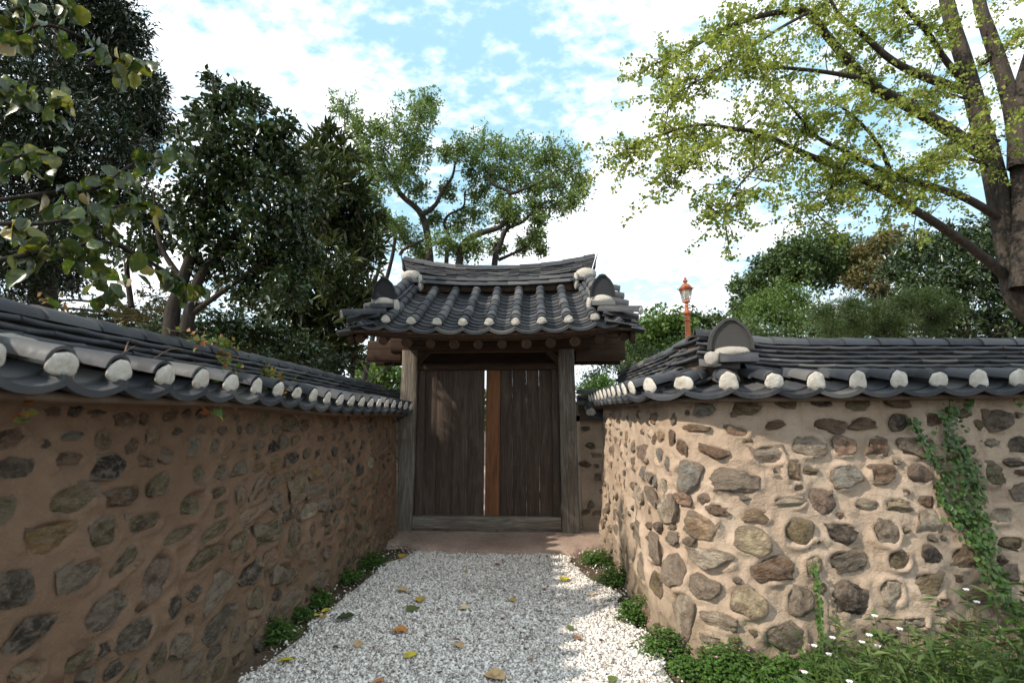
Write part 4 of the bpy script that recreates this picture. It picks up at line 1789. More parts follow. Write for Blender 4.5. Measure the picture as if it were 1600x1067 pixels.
class Tree:
    def __init__(self, name, label, cat, base, seed, group=None):
        self.root = thing(name, label, cat, tuple(base), 0, group)
        self.rng = np.random.default_rng(seed)
        self.wood, self.leaf = Acc(), Acc()
        self.nodes = []

    def limb(self, pts, r0, r1, n=8, smooth=True):
        p = smooth_line(pts) if smooth else np.asarray(pts)
        self.wood.tube(p, np.linspace(r0, r1, len(p)), n, cap=False)
        self.nodes.append(p)
        return p

    def blob(self, c, R, tips, k, spread, L, W, twigs=0.4, twig_r=0.006, link=True, link_r=0.02, shell=0.55, **kw):
        c = np.asarray(c, float)
        R = np.asarray(R if hasattr(R, '__len__') else (R, R, R), float)
        if link and self.nodes:
            A = np.concatenate(self.nodes)
            j = np.argmin(np.linalg.norm(A - c - V(0, 0, R[2] * 0.6) * -1, axis=1))
            p = curve_pts(A[j], c, 0.12, self.rng, 6)
            self.wood.tube(p, np.linspace(link_r, link_r * 0.35, len(p)), 5, cap=False)
        T_ = scatter_blob(c, R, tips, self.rng, shell)
        for q in T_[: int(tips * twigs)]:
            p = curve_pts(c + (q - c) * self.rng.uniform(0.0, 0.3), q, 0.10, self.rng, 4)
            self.wood.tube(p, np.linspace(twig_r, twig_r * 0.3, 4), 3, cap=False)
        self.leaf.add(*leaf_clusters(T_, np.repeat(c[None], tips, 0), k, spread, L, W, self.rng, **kw))

    def finish(self, leaf_mat, bark):
        inv = Matrix.Translation(-self.root.location)
        if self.wood.n:
            o = obj('trunk', self.wood.mesh('trunk', True), bark, self.root, inv)
        if self.leaf.n:
            o = obj('crown', self.leaf.mesh('crown'), leaf_mat, self.root, inv)
        return self.root


def pb(px, py, Y, r):
    c = at(px, py, Y)
    return c, r / 800 * depth_of(c)


LF = dict(
    dark=m_leaf('dark_evergreen_leaf', [(0.010, 0.020, 0.008), (0.018, 0.034, 0.012), (0.030, 0.050, 0.018)], 0.35, 0.12, 0.5),
    glossy=m_leaf('glossy_green_leaf', [(0.020, 0.040, 0.012), (0.036, 0.066, 0.020), (0.070, 0.10, 0.034)], 0.30, 0.16, 0.6),
    loquat=m_leaf('long_green_leaf', [(0.022, 0.036, 0.012), (0.050, 0.075, 0.020), (0.11, 0.13, 0.035)], 0.40, 0.2, 0.5),
    pagoda=m_leaf('pale_green_leaf', [(0.11, 0.17, 0.055), (0.16, 0.235, 0.075), (0.22, 0.30, 0.11)], 0.6, 0.40, 0.3),
    ginkgo=m_leaf('ginkgo_leaf', [(0.16, 0.23, 0.05), (0.26, 0.33, 0.07), (0.37, 0.42, 0.10), (0.50, 0.49, 0.16)], 0.55, 0.5, 0.3),
    light=m_leaf('light_green_leaf', [(0.075, 0.13, 0.032), (0.11, 0.185, 0.045), (0.15, 0.23, 0.06)], 0.55, 0.35, 0.3),
    mid=m_leaf('mid_green_leaf', [(0.045, 0.078, 0.026), (0.078, 0.125, 0.042), (0.12, 0.17, 0.06)], 0.5, 0.25, 0.35),
    autumn=m_leaf('turning_leaf', [(0.08, 0.10, 0.04), (0.16, 0.15, 0.06), (0.26, 0.19, 0.09)], 0.6, 0.3, 0.3),
    persimmon=m_leaf('broad_leaf', [(0.025, 0.05, 0.014), (0.05, 0.085, 0.02), (0.09, 0.12, 0.03)], 0.28, 0.35, 0.6),
    weed=m_leaf('weed_leaf', [(0.055, 0.12, 0.025), (0.085, 0.17, 0.035), (0.13, 0.24, 0.05)], 0.5, 0.35, 0.35),
    lance=m_leaf('lance_leaf', [(0.05, 0.09, 0.025), (0.10, 0.16, 0.045), (0.18, 0.24, 0.08)], 0.5, 0.4, 0.35),
    ivy=m_leaf('ivy_leaf', [(0.040, 0.09, 0.018), (0.07, 0.14, 0.025), (0.13, 0.22, 0.04)], 0.4, 0.3, 0.45),
    red=m_leaf('creeper_leaf', [(0.06, 0.13, 0.025), (0.10, 0.18, 0.03), (0.20, 0.22, 0.05), (0.34, 0.18, 0.05), (0.28, 0.08, 0.04)], 0.5, 0.4, 0.3),
)

# ---- pagoda-like tree behind the gate: dark crooked limbs, pale feathery crown
Y = 15.0
t = Tree('pagoda_tree', 'tall airy tree with crooked dark limbs and pale feathery foliage rising behind the gate roof', 'tree', at(700, 655, Y) * V(1, 1, 0), 21)
S = lambda pts: [(500 + x / 3.441, 120 + y / 3.442) for x, y in pts]
L1 = t.limb(pxline([(690, 640), (676, 520)] + S([(590, 970), (550, 750), (440, 640), (400, 570), (350, 480), (330, 430)]), (Y, Y + .5)), 0.15, 0.035)
t.limb(pxline(S([(550, 745), (620, 690), (660, 610), (710, 540), (728, 460)]), Y), 0.085, 0.03)
t.limb(pxline(S([(400, 570), (430, 520), (465, 450), (455, 420)]), Y), 0.05, 0.02)
t.limb(pxline([(722, 640), (715, 500)] + S([(750, 985), (780, 890), (870, 840), (980, 800), (1010, 700), (1015, 620), (930, 580), (900, 530)]), (Y - .5, Y - 1)), 0.13, 0.03)
t.limb(pxline(S([(1015, 630), (1060, 620), (1130, 590), (1230, 545)]), Y - 1), 0.06, 0.025)
t.limb(pxline([(765, 640), (770, 500)] + S([(940, 990), (970, 900), (1005, 820), (1090, 780), (1130, 740), (1190, 705)]), Y - .3), 0.115, 0.03)
t.limb(pxline(S([(960, 985), (1040, 950), (1110, 910), (1150, 870)]), Y), 0.06, 0.02)
t.limb(pxline([(706, 640), (700, 500)] + S([(680, 980), (700, 880), (670, 800), (690, 745), (770, 700), (778, 620)]), Y + .6), 0.09, 0.025)
t.limb(pxline(S([(430, 960), (450, 930), (540, 885), (590, 850)]), Y), 0.06, 0.03)
t.limb(pxline([(560, 640), (590, 490)] + S([(390, 960), (400, 800), (350, 715)]), Y + .4), 0.09, 0.03)
t.limb(pxline([(545, 640), (560, 520)] + S([(330, 950), (250, 640), (215, 540), (200, 360)]), Y + .4), 0.08, 0.02)
t.limb(pxline(S([(215, 540), (240, 560), (300, 640), (320, 500)]), Y + .4), 0.05, 0.03)
t.limb(pxline(S([(200, 360), (140, 300), (132, 230)]), Y + .4), 0.04, 0.02)
for (x, y, r) in [(540, 172, 27), (560, 205, 20), (600, 232, 40), (632, 210, 38), (655, 178, 30), (668, 160, 20), (575, 262, 30), (612, 275, 32), (640, 262, 28), (656, 235, 24),
                  (580, 310, 24), (655, 300, 18), (600, 345, 18), (700, 238, 17), (725, 232, 24), (757, 228, 28), (785, 245, 32), (815, 245, 30), (845, 250, 28), (868, 240, 26), (888, 262, 28),
                  (905, 290, 24), (895, 315, 18), (860, 290, 24), (870, 320, 20), (835, 295, 26), (800, 280, 28), (768, 275, 22), (740, 262, 20), (745, 300, 20), (740, 335, 24), (715, 352, 20),
                  (700, 300, 16), (780, 320, 18), (800, 330, 22), (835, 325, 18), (845, 345, 14), (675, 340, 14), (690, 380, 22), (640, 375, 22), (622, 355, 16), (740, 385, 22), (775, 385, 16),
                  (790, 345, 16), (835, 370, 18), (820, 385, 16), (570, 240, 16), (590, 200, 14), (845, 390, 8), (720, 395, 16), (655, 395, 16)]:
    yy = Y + t.rng.uniform(-1.3, 1.3)
    c, R = pb(x, y, yy, r)
    t.blob(c, (R * 1.05, R * 1.3, R * 0.95), int(20 + R * 95), 11, 0.17, 0.115, 0.050, twigs=0.7, twig_r=0.007, link_r=0.018, droop=0.15, shell=0.5)
t.finish(LF['pagoda'], MAT['bark_dark'])

# ---- left: dense dark evergreen, far left
Y = 9.5
t = Tree('yew_tree', 'big black-green evergreen filling the sky above the near end of the shaded wall', 'tree', at(60, 655, Y) * V(1, 1, 0), 22)
t.limb(pxline([(60, 660), (70, 420), (90, 200), (100, 0), (110, -120)], Y), 0.26, 0.06)
t.limb(pxline([(70, 420), (150, 330), (210, 250)], Y), 0.10, 0.03)
t.limb(pxline([(80, 250), (10, 150), (-60, 60)], Y), 0.12, 0.03)
t.limb(pxline([(95, 140), (160, 90), (200, 50)], Y), 0.08, 0.03)
for (x, y, r) in [(60, -90, 90), (140, -30, 80), (30, 30, 90), (120, 60, 75), (175, 80, 55), (200, 130, 50), (60, 130, 85), (140, 150, 70), (215, 190, 45), (170, 220, 60), (80, 220, 85),
                  (0, 200, 80), (225, 150, 35), (205, 245, 40), (120, 290, 70), (190, 300, 50), (40, 310, 80), (-60, 100, 90), (-70, 250, 90), (-40, 380, 80), (60, 390, 65), (130, 370, 55), (170, 20, 50), (195, 50, 30),
                  (20, 430, 45), (100, 430, 40), (235, 130, 22), (240, 200, 22)]:
    c, R = pb(x, y, Y + t.rng.uniform(-0.9, 0.9), r)
    t.blob(c, (R, R * 1.1, R * 0.95), int(60 + R * R * 215), 12, 0.16, 0.12, 0.036, twigs=0.15, twig_r=0.008, droop=0.2, radial=0.6)
t.finish(LF['dark'], MAT['bark_dark'])

# ---- left: round-leaved glossy evergreen
Y = 5.7
t = Tree('camellia_tree', 'round-leaved glossy evergreen with a narrow pointed top, second tree along the shaded wall', 'tree', at(270, 655, Y) * V(1, 1, 0), 23)
t.limb(pxline([(262, 640), (268, 500), (285, 440), (320, 330), (335, 200), (332, 118)], Y), 0.10, 0.012)
t.limb(pxline([(290, 520), (305, 450), (335, 400), (400, 330), (430, 250)], Y), 0.07, 0.015)
t.limb(pxline([(300, 490), (370, 440), (430, 400), (480, 380)], Y), 0.035, 0.012)
t.limb(pxline([(205, 480), (198, 400), (215, 330), (240, 260)], Y + .5), 0.035, 0.012)
t.limb(pxline([(285, 440), (250, 380), (240, 300)], Y), 0.04, 0.012)
for (x, y, r) in [(330, 124, 8), (345, 150, 12), (365, 145, 10), (340, 170, 18), (375, 155, 22), (400, 165, 24), (310, 185, 20), (350, 200, 34), (400, 210, 38), (445, 195, 18), (430, 225, 32), (330, 245, 42), (390, 270, 52), (445, 270, 40),
                  (295, 250, 22), (300, 300, 38), (350, 320, 52), (420, 340, 52), (460, 320, 40), (300, 360, 40), (360, 390, 48), (420, 400, 50), (470, 390, 40), (260, 330, 34), (245, 385, 32), (320, 420, 26),
                  (285, 210, 12), (455, 240, 14), (395, 450, 36), (450, 450, 40), (210, 400, 22), (225, 345, 24)]:
    c, R = pb(x, y, Y + t.rng.uniform(-0.55, 0.55), r)
    t.blob(c, (R, R * 1.15, R), int(14 + R * R * 820), 7, 0.10, 0.078, 0.044, twigs=0.45, twig_r=0.006, link_r=0.016, droop=0.1, jitter=0.25)
t.finish(LF['glossy'], MAT['bark_dark'])

# ---- left: long-leaved tree by the gate
Y = 8.8
t = Tree('loquat_tree', 'long-leaved dark evergreen standing tight against the left end of the gate roof', 'tree', at(520, 655, Y) * V(1, 1, 0), 24)
t.limb(pxline([(520, 660), (515, 520), (505, 400), (510, 300), (520, 235)], Y), 0.12, 0.03)
t.limb(pxline([(515, 520), (555, 430), (575, 360)], Y), 0.07, 0.02)
t.limb(pxline([(510, 470), (460, 400), (450, 330)], Y), 0.07, 0.02)
for (x, y, r) in [(520, 222, 24), (490, 235, 26), (540, 245, 18), (475, 265, 34), (520, 275, 36), (550, 300, 30), (490, 310, 44), (540, 335, 40), (575, 340, 26), (500, 370, 50), (555, 385, 40), (585, 380, 20),
                  (460, 360, 40), (510, 430, 50), (560, 430, 34), (465, 430, 46), (540, 480, 46), (490, 490, 50), (440, 480, 44), (520, 530, 44), (575, 470, 20), (540, 560, 24), (480, 555, 40), (430, 540, 40)]:
    c, R = pb(x, y, Y + t.rng.uniform(-0.6, 0.6), r)
    t.blob(c, (R, R * 1.1, R), int(12 + R * R * 200), 10, 0.10, 0.20, 0.052, twigs=0.3, twig_r=0.008, link_r=0.02, radial=1.3, droop=-0.1)
t.finish(LF['loquat'], MAT['bark_dark'])

# ---- shrubs behind the shaded wall
for i, (blobs, lab, mat, Y) in enumerate([
        ([(300, 530, 40), (350, 515, 40), (395, 520, 44), (440, 540, 44), (480, 560, 40), (350, 560, 40), (420, 575, 34), (260, 520, 30), (520, 575, 30)],
         'dense dark green shrub spilling over the middle of the shaded wall', 'glossy', 7.0),
        ([(240, 465, 22), (262, 490, 26), (225, 495, 26), (280, 460, 16), (195, 490, 20), (340, 450, 18), (310, 480, 22), (380, 455, 14)],
         'loose yellowing shrub behind the tree stems over the shaded wall', 'autumn', 10.5)]):
    t = Tree('shrub', lab, 'shrub', at(blobs[0][0], 655, Y) * V(1, 1, 0), 30 + i)
    t.limb(pxline([(blobs[1][0], 655), (blobs[1][0] + 5, 600), (blobs[1][0], blobs[1][1])], Y), 0.05, 0.02)
    for (x, y, r) in blobs:
        c, R = pb(x, y, Y + t.rng.uniform(-0.4, 0.4), r)
        t.blob(c, (R, R, R), int(20 + R * R * (700 if i == 0 else 330)), 8, 0.09, 0.075, 0.036, twigs=0.3, twig_r=0.005, link_r=0.014)
    t.finish(LF[mat], MAT['bark_dark'])

# ---- near left: a branch of big leaves, each leaf a part of its own
BR = thing('persimmon_tree', 'near branches with big drooping broad leaves, some turning yellow, over the shaded wall', 'tree', (-3.1, 2.9, 0))
rngb = np.random.default_rng(41)
W_ = Acc()


def big_leaf(k):
    r = np.random.default_rng(500 + k)
    n = 7
    tt = np.linspace(0, 1, n)
    w = np.sin(PI * tt ** 0.85) ** 0.8 * 0.5
    w[0] = w[-1] = 0.0
    bend = r.uniform(-0.25, 0.1)
    v, f = [], []
    for i, x in enumerate(tt):
        z = bend * x * x
        wob = r.normal(size=2) * 0.03
        v += [(-w[i], x, z + w[i] * 0.35 + wob[0]), (0, x, z), (w[i], x, z + w[i] * 0.35 + wob[1])]
    for i in range(n - 1):
        a = i * 3
        f += [(a, a + 1, a + 4, a + 3), (a + 1, a + 2, a + 5, a + 4)]
    v += [(0, 0, 0), (0.01, -0.18, 0.02), (-0.01, -0.18, 0.02)]
    me = mesh_np('leaf', v, [np.array(f)], True)
    return me


def m_bigleaf():
    m = Mat('broad_leaf_single')
    col = m.info().outputs['Color']
    v = m.coord('Object', rnd=True)
    n = m.noise(v, 3.5, 4, 0.6)
    c = m.mix(m.step(n, 0.5, 0.68, 0, 0.6), col, (0.30, 0.25, 0.04))
    c = m.mix(m.step(m.noise(v, 9, 3), 0.66, 0.72), c, (0.05, 0.03, 0.015))
    m.done(c, 0.30, 0.6)
    tr = m.node('ShaderNodeBsdfTranslucent')
    m.l.new(m.mix(1.0, c, (1, 1, 0.5), 'MULTIPLY'), tr.inputs['Color'])
    mx = m.node('ShaderNodeMixShader')
    mx.inputs[0].default_value = 0.4
    m.l.new(m.b.outputs[0], mx.inputs[1])
    m.l.new(tr.outputs[0], mx.inputs[2])
    m.l.new(mx.outputs[0], m.out.inputs['Surface'])
    return m.m


MAT['bigleaf'] = m_bigleaf()
BL = [big_leaf(k) for k in range(6)]
LCOL = [(0.03, 0.06, 0.018), (0.045, 0.085, 0.02), (0.035, 0.06, 0.02), (0.07, 0.11, 0.025), (0.16, 0.17, 0.03), (0.10, 0.12, 0.05), (0.34, 0.27, 0.05), (0.30, 0.24, 0.14)]
LP = [0.30, 0.24, 0.20, 0.10, 0.05, 0.06, 0.03, 0.02]
branches = [[(-120, 60), (0, 60), (70, 40), (130, 60), (190, 95), (225, 100)], [(-120, 120), (0, 130), (60, 150), (110, 150)],
            [(-120, 330), (20, 310), (90, 300), (150, 295), (210, 255), (270, 245)], [(-120, 360), (0, 350), (60, 350), (120, 340), (200, 320), (255, 325)],
            [(-120, 250), (-20, 260), (50, 240), (100, 250)], [(-100, 430), (30, 400), (110, 385), (180, 380), (240, 420)], [(-100, 10), (-10, 20), (50, 10), (120, 15)],
            [(110, 385), (150, 420), (170, 450)], [(180, 380), (270, 430), (300, 450)]]
leaves_left = 296
for bi, bl in enumerate(branches):
    yy = rngb.uniform(2.7, 3.3) if bi < 7 else 3.4
    p = smooth_line(pxline(bl, (yy - 0.4, yy + 0.25)))
    W_.tube(p, np.linspace(0.016, 0.004, len(p)), 6, cap=False)
    seg = np.linalg.norm(np.diff(p, axis=0), axis=1)
    cum = np.r_[0, np.cumsum(seg)]
    nl = min(leaves_left, int(cum[-1] / 0.040) + 8)
    leaves_left -= nl
    for k in range(nl):
        u = rngb.uniform(0.30, 1.0) * cum[-1]
        q = np.array([np.interp(u, cum, p[:, a]) for a in range(3)])
        q = q + rngb.normal(size=3) * 0.045
        d = unit(V(rngb.normal() * 0.5, rngb.normal() * 0.5, -0.85 + rngb.normal() * 0.35))
        nrm = rngb.normal(size=3)
        x = unit(np.cross(d, nrm))
        z = np.cross(x, d)
        s_ = rngb.uniform(0.09, 0.145)
        col = LCOL[rngb.choice(8, p=np.array(LP) / sum(LP))]
        under('leaf', BL[rngb.integers(6)], MAT['bigleaf'], BR, frame(q, x, d, z, (s_ * 0.75, s_, s_)), col)
W_.tube(smooth_line([V(-3.1, 2.9, 0), V(-3.2, 2.8, 1.5), V(-3.15, 2.7, 2.6), V(-3.0, 2.6, 3.6), V(-2.9, 2.6, 4.6)]), np.linspace(0.07, 0.02, 21), 8)
under('trunk', W_.mesh('trunk', True), MAT['bark_dark'], BR)

# ---- right: ginkgo
Y = 9.0
G = Tree('ginkgo_tree', 'large ginkgo with a forked grey trunk and long drooping yellow-green sprays above the rounded wall', 'tree', at(1640, 655, Y) * V(1, 1, 0), 51)
q_ = lambda pts: [(900 + x / 1.906, y / 1.905) for x, y in pts]
G.limb(pxline([(1790, 700), (1700, 570)] + q_([(1334, 900), (1300, 780), (1270, 640), (1240, 500), (1200, 350), (1160, 200), (1110, 30)]) + [(1465, -90), (1450, -200)], Y), 0.26, 0.09, 12)
G.limb(pxline(q_([(1330, 860), (1335, 700), (1330, 560), (1310, 380), (1280, 250), (1230, 100), (1200, 0)]) + [(1515, -120)], Y - .3), 0.19, 0.08, 10)
G.limb(pxline(q_([(1318, 500), (1316, 400), (1330, 250), (1370, 100)]) + [(1640, -60)], Y - .4), 0.16, 0.07, 8)
spr = []


def glimb(pts, Y0, Y1, r0, r1, n=7):
    p = G.limb(pxline(q_(pts), (Y0, Y1)), r0, r1, n)
    spr.append((p, r0))
    return p


glimb([(1245, 480), (1100, 380), (980, 310), (890, 260), (820, 190), (750, 110), (690, 40), (600, 38), (480, 70), (400, 110), (300, 170), (235, 190)], Y, Y - 1.5, 0.12, 0.010, 9)
glimb([(860, 235), (720, 212), (560, 200), (480, 215)], Y - .9, Y - 1.6, 0.045, 0.012)
glimb([(1280, 660), (1160, 590), (1040, 550), (940, 520), (820, 460), (720, 410), (650, 330), (610, 290)], Y, Y - 1.7, 0.075, 0.010, 8)
glimb([(1290, 830), (1180, 740), (1080, 670), (1000, 620), (900, 560), (780, 500), (640, 440), (560, 400), (480, 385), (370, 372), (260, 400), (150, 450)], Y, Y - 2.2, 0.085, 0.009, 8)
glimb([(1160, 270), (1040, 230), (940, 180), (850, 100), (780, 40), (740, -40)], Y, Y - .8, 0.09, 0.02)
glimb([(1150, 240), (1100, 180), (1040, 90), (950, 0), (900, -60)], Y, Y - .5, 0.07, 0.02)
glimb([(1120, 80), (1030, 75), (940, 75)], Y, Y - .4, 0.03, 0.01)
glimb([(1180, 300), (1060, 270), (1000, 300)], Y, Y - .9, 0.025, 0.01)
glimb([(940, 520), (900, 430), (830, 350), (760, 300)], Y - .6, Y - 1.5, 0.04, 0.012)
glimb([(640, 440), (560, 480), (480, 560), (440, 650)], Y - 1.6, Y - 2.0, 0.025, 0.008)
glimb([(480, 385), (350, 470), (280, 560)], Y - 1.9, Y - 2.3, 0.02, 0.006)
glimb([(690, 40), (600, 90), (480, 170), (350, 250), (270, 300)], Y - 1.1, Y - 1.9, 0.03, 0.008)
glimb([(820, 460), (760, 560), (720, 640)], Y - .8, Y - 1.2, 0.025, 0.008)
glimb([(1250, 500), (1150, 470), (1050, 480), (950, 530)], Y - .2, Y - 1.0, 0.04, 0.01)
glimb([(1200, 200), (1290, 130), (1380, 60)], Y, Y - .6, 0.05, 0.01)
glimb([(1260, 420), (1180, 400), (1110, 430)], Y - .3, Y - 1.0, 0.03, 0.01)
GT, GC = [], []
for p, r0 in spr:
    cum = np.r_[0, np.cumsum(np.linalg.norm(np.diff(p, axis=0), axis=1))]
    for k in range(int(cum[-1] / 0.085)):
        u = cum[-1] * (1 - G.rng.random() ** 1.3 * 0.72)
        a = np.array([np.interp(u, cum, p[:, i]) for i in range(3)])
        ln = G.rng.uniform(0.25, 0.85)
        d = V(G.rng.normal() * 0.7 - 0.25, G.rng.normal() * 0.7, G.rng.uniform(-0.5, 0.45))
        b = a + unit(d) * ln + V(0, 0, -0.28 * ln)
        m = (a + b) / 2 + V(0, 0, 0.14 * ln)
        tt = np.linspace(0, 1, 6)[:, None]
        c = (1 - tt) ** 2 * a + 2 * tt * (1 - tt) * m + tt * tt * b
        G.wood.tube(c, np.linspace(0.008, 0.003, 6), 3, cap=False)
        for w in np.linspace(0.25, 1.0, int(4 + ln * 9)):
            q = (1 - w) ** 2 * a + 2 * w * (1 - w) * m + w * w * b
            GT.append(q + G.rng.normal(size=3) * 0.035)
            GC.append(q + V(0, 0, 0.15))
GT, GC = np.array(GT), np.array(GC)
G.leaf.add(*leaf_clusters(GT, GC, 7, 0.08, 0.046, 0.052, G.rng, up=0.25, droop=0.55, kind='fan'))
# fuller masses near the trunk and overhead
for (x, y, r) in [(1400, 40, 40), (1450, 90, 34), (1300, 60, 30), (1370, 30, 30), (1480, 200, 26), (1540, 160, 34), (1440, 170, 26), (1380, 220, 28), (1440, 260, 26), (1300, 330, 34), (1330, 280, 30),
                  (1290, 350, 24), (1420, 320, 24), (1490, 300, 26), (1590, 60, 40), (1600, 180, 40), (1560, 10, 40), (1620, -60, 60), (1500, 30, 30), (1280, 180, 28), (1240, 250, 26), (1200, 230, 26), (1150, 240, 26),
                  (1110, 120, 20), (1080, 100, 20), (1120, 210, 26), (1060, 220, 24), (1010, 240, 22), (990, 265, 14), (1040, 270, 20), (1180, 300, 20), (1160, 330, 14), (1145, 370, 12), (1195, 100, 22), (1230, 60, 20),
                  (1130, 30, 24), (1160, 10, 24), (1220, 150, 20), (1500, 250, 20), (1330, 190, 24), (1050, 140, 14), (1130, 60, 18), (1100, 260, 14), (1210, 190, 20), (1265, 140, 18), (1180, 170, 18), (1060, 290, 14), (1090, 310, 12), (1130, 290, 16), (1200, 270, 18), (1230, 290, 20), (1270, 300, 22), (1300, 310, 26), (1340, 330, 26), (1250, 330, 14),
                  (1310, 370, 14), (1380, 350, 20), (1180, 215, 18), (1210, 320, 12), (1175, 350, 10), (1140, 395, 9), (1430, 380, 18), (1320, 250, 22), (1460, 60, 24), (1350, 130, 20)]:
    c, R = pb(x, y, Y - 1.1 - 0.9 * (x < 1250) + G.rng.uniform(-.5, .5), r)
    G.blob(c, (R, R * 1.3, R), int(6 + R * R * 85), 9, 0.09, 0.046, 0.052, twigs=0.6, twig_r=0.004, link_r=0.010, droop=0.55, kind='fan', shell=0.7)
G.finish(LF['ginkgo'], MAT['bark_grey'])


# ---- trees beyond the right wall and the gate
def far_tree(name, label, blobs, Y, mat, L, W, dens, k=8, spread=0.3, bark='bark_dark', seed=0, spr_y=1.2, **kw):
    x0 = np.mean([b[0] for b in blobs])
    t = Tree(name, label, 'tree', at(x0, 655, Y) * V(1, 1, 0), seed, 'trees beyond the walls')
    top = min(b[1] for b in blobs)
    t.limb(pxline([(x0, 655), (x0 + 3, (655 + top) / 2 + 30), (x0 - 2, top + 20)], Y), 0.02 * Y * 0.6, 0.03, 7)
    for (x, y, r) in blobs:
        c, R = pb(x, y, Y + t.rng.uniform(-spr_y, spr_y), r * 1.12)
        t.blob(c, (R, R, R * 0.88), int(14 + R * R * dens * 2.4), k, spread, L, W, twigs=0.2, twig_r=0.012, link_r=0.05, shell=0.7, **kw)
    return t.finish(LF[mat], MAT[bark])


far_tree('broadleaf_tree', 'rounded light green tree seen between gate roof and lamp post',
         [(1010, 520, 34), (1040, 505, 30), (1065, 515, 26), (1000, 545, 36), (1040, 545, 40), (980, 520, 20), (1020, 575, 40), (1065, 560, 34)], 30, 'light', 0.26, 0.17, 32, seed=61, spread=0.4)
far_tree('broadleaf_tree', 'darker tree just behind the lamp post with sky showing through',
         [(1080, 500, 20), (1105, 505, 22), (1095, 530, 20), (1120, 530, 16), (1080, 545, 18), (1125, 500, 10)], 34, 'mid', 0.26, 0.15, 28, seed=62, spread=0.4)
far_tree('shrub', 'low grey-green bushes under the trees right of the gate', [(950, 560, 20), (975, 575, 26), (1010, 570, 20), (1050, 575, 26), (930, 590, 22), (1080, 590, 22)], 16, 'mid', 0.10, 0.045, 110, seed=63, spread=0.2)
far_tree('broadleaf_tree', 'tall grey-green tree with a knobbly crown behind the bright feathery one',
         [(1170, 450, 24), (1200, 420, 28), (1225, 400, 28), (1255, 392, 28), (1290, 385, 30), (1320, 395, 28), (1240, 430, 34), (1290, 425, 36), (1190, 460, 26), (1330, 420, 24), (1160, 480, 24), (1150, 445, 10)],
         28, 'mid', 0.24, 0.14, 42, seed=64, spread=0.35)
far_tree('acacia_tree', 'bright green feathery tree just above the roof ridge of the rounded wall',
         [(1190, 480, 26), (1220, 465, 26), (1250, 470, 28), (1170, 505, 24), (1210, 500, 32), (1250, 505, 30), (1150, 520, 20), (1290, 500, 28), (1180, 530, 24), (1320, 520, 24), (1150, 540, 24), (1350, 500, 18)],
         20, 'light', 0.16, 0.05, 90, seed=65, spread=0.3)
far_tree('broadleaf_tree', 'tree with orange-tinted leaves between two dark green ones', [(1350, 400, 24), (1380, 385, 26), (1400, 370, 18), (1365, 430, 26), (1395, 420, 24), (1340, 440, 20), (1375, 460, 20)],
         26, 'autumn', 0.2, 0.12, 50, seed=66, spread=0.3)
far_tree('evergreen_oak', 'broad dark evergreen behind the ginkgo trunk',
         [(1430, 400, 36), (1470, 380, 38), (1510, 390, 40), (1550, 370, 44), (1600, 360, 50), (1440, 450, 40), (1490, 440, 44), (1550, 430, 48), (1600, 430, 50), (1420, 490, 34), (1480, 500, 40), (1550, 500, 44),
          (1610, 500, 50), (1400, 430, 20), (1660, 400, 60), (1380, 500, 22)], 15, 'glossy', 0.17, 0.07, 85, seed=67, spread=0.22)
pn = far_tree('pine_tree', 'young pine with soft grey-green needle sprays over the ridge of the rounded wall',
              [(1290, 490, 20), (1330, 480, 24), (1370, 490, 22), (1410, 475, 24), (1450, 470, 22), (1340, 510, 24), (1400, 510, 24), (1460, 500, 20), (1490, 480, 14), (1300, 515, 18)],
              12, 'mid', 0.13, 0.008, 420, k=16, seed=68, spread=0.10, radial=1.8, spr_y=.5)
far_tree('broadleaf_tree', 'pale rounded treetops seen low between the shaded wall and the gate post', [(580, 590, 24), (605, 580, 24), (630, 590, 22), (560, 605, 18), (600, 610, 24), (635, 615, 22)], 32, 'light', 0.26, 0.17, 30, seed=69, spread=0.4)
far_tree('broadleaf_tree', 'bluish treetop peeping under the left eave of the gate', [(575, 560, 14), (565, 575, 14), (590, 572, 10)], 44, 'mid', 0.3, 0.2, 20, seed=70, spread=0.4)
far_tree('shrub', 'bright green bush directly behind the tiles right of the gate post', [(925, 605, 14), (945, 600, 12), (915, 615, 12), (935, 620, 12), (955, 610, 10)], 10.5, 'weed', 0.09, 0.022, 500, seed=71, spread=0.12, radial=1.0, spr_y=0.3)

far_tree('hedge', 'dark leafy hedge running low behind the ridge of the rounded wall', [(960 + 34 * k, (545 if k < 5 else 520) + 6 * (k % 3), 28) for k in range(21)], 17, 'mid', 0.10, 0.05, 60, seed=72, spread=0.2, spr_y=0.5)
far_tree('hedge', 'shadowy hedge low behind the shaded wall and the tree stems', [(-40 + 34 * k, 478 + 5 * k - 6 * (k % 2), 30) for k in range(17)], 12.5, 'glossy', 0.10, 0.05, 70, seed=73, spread=0.2, spr_y=0.4)
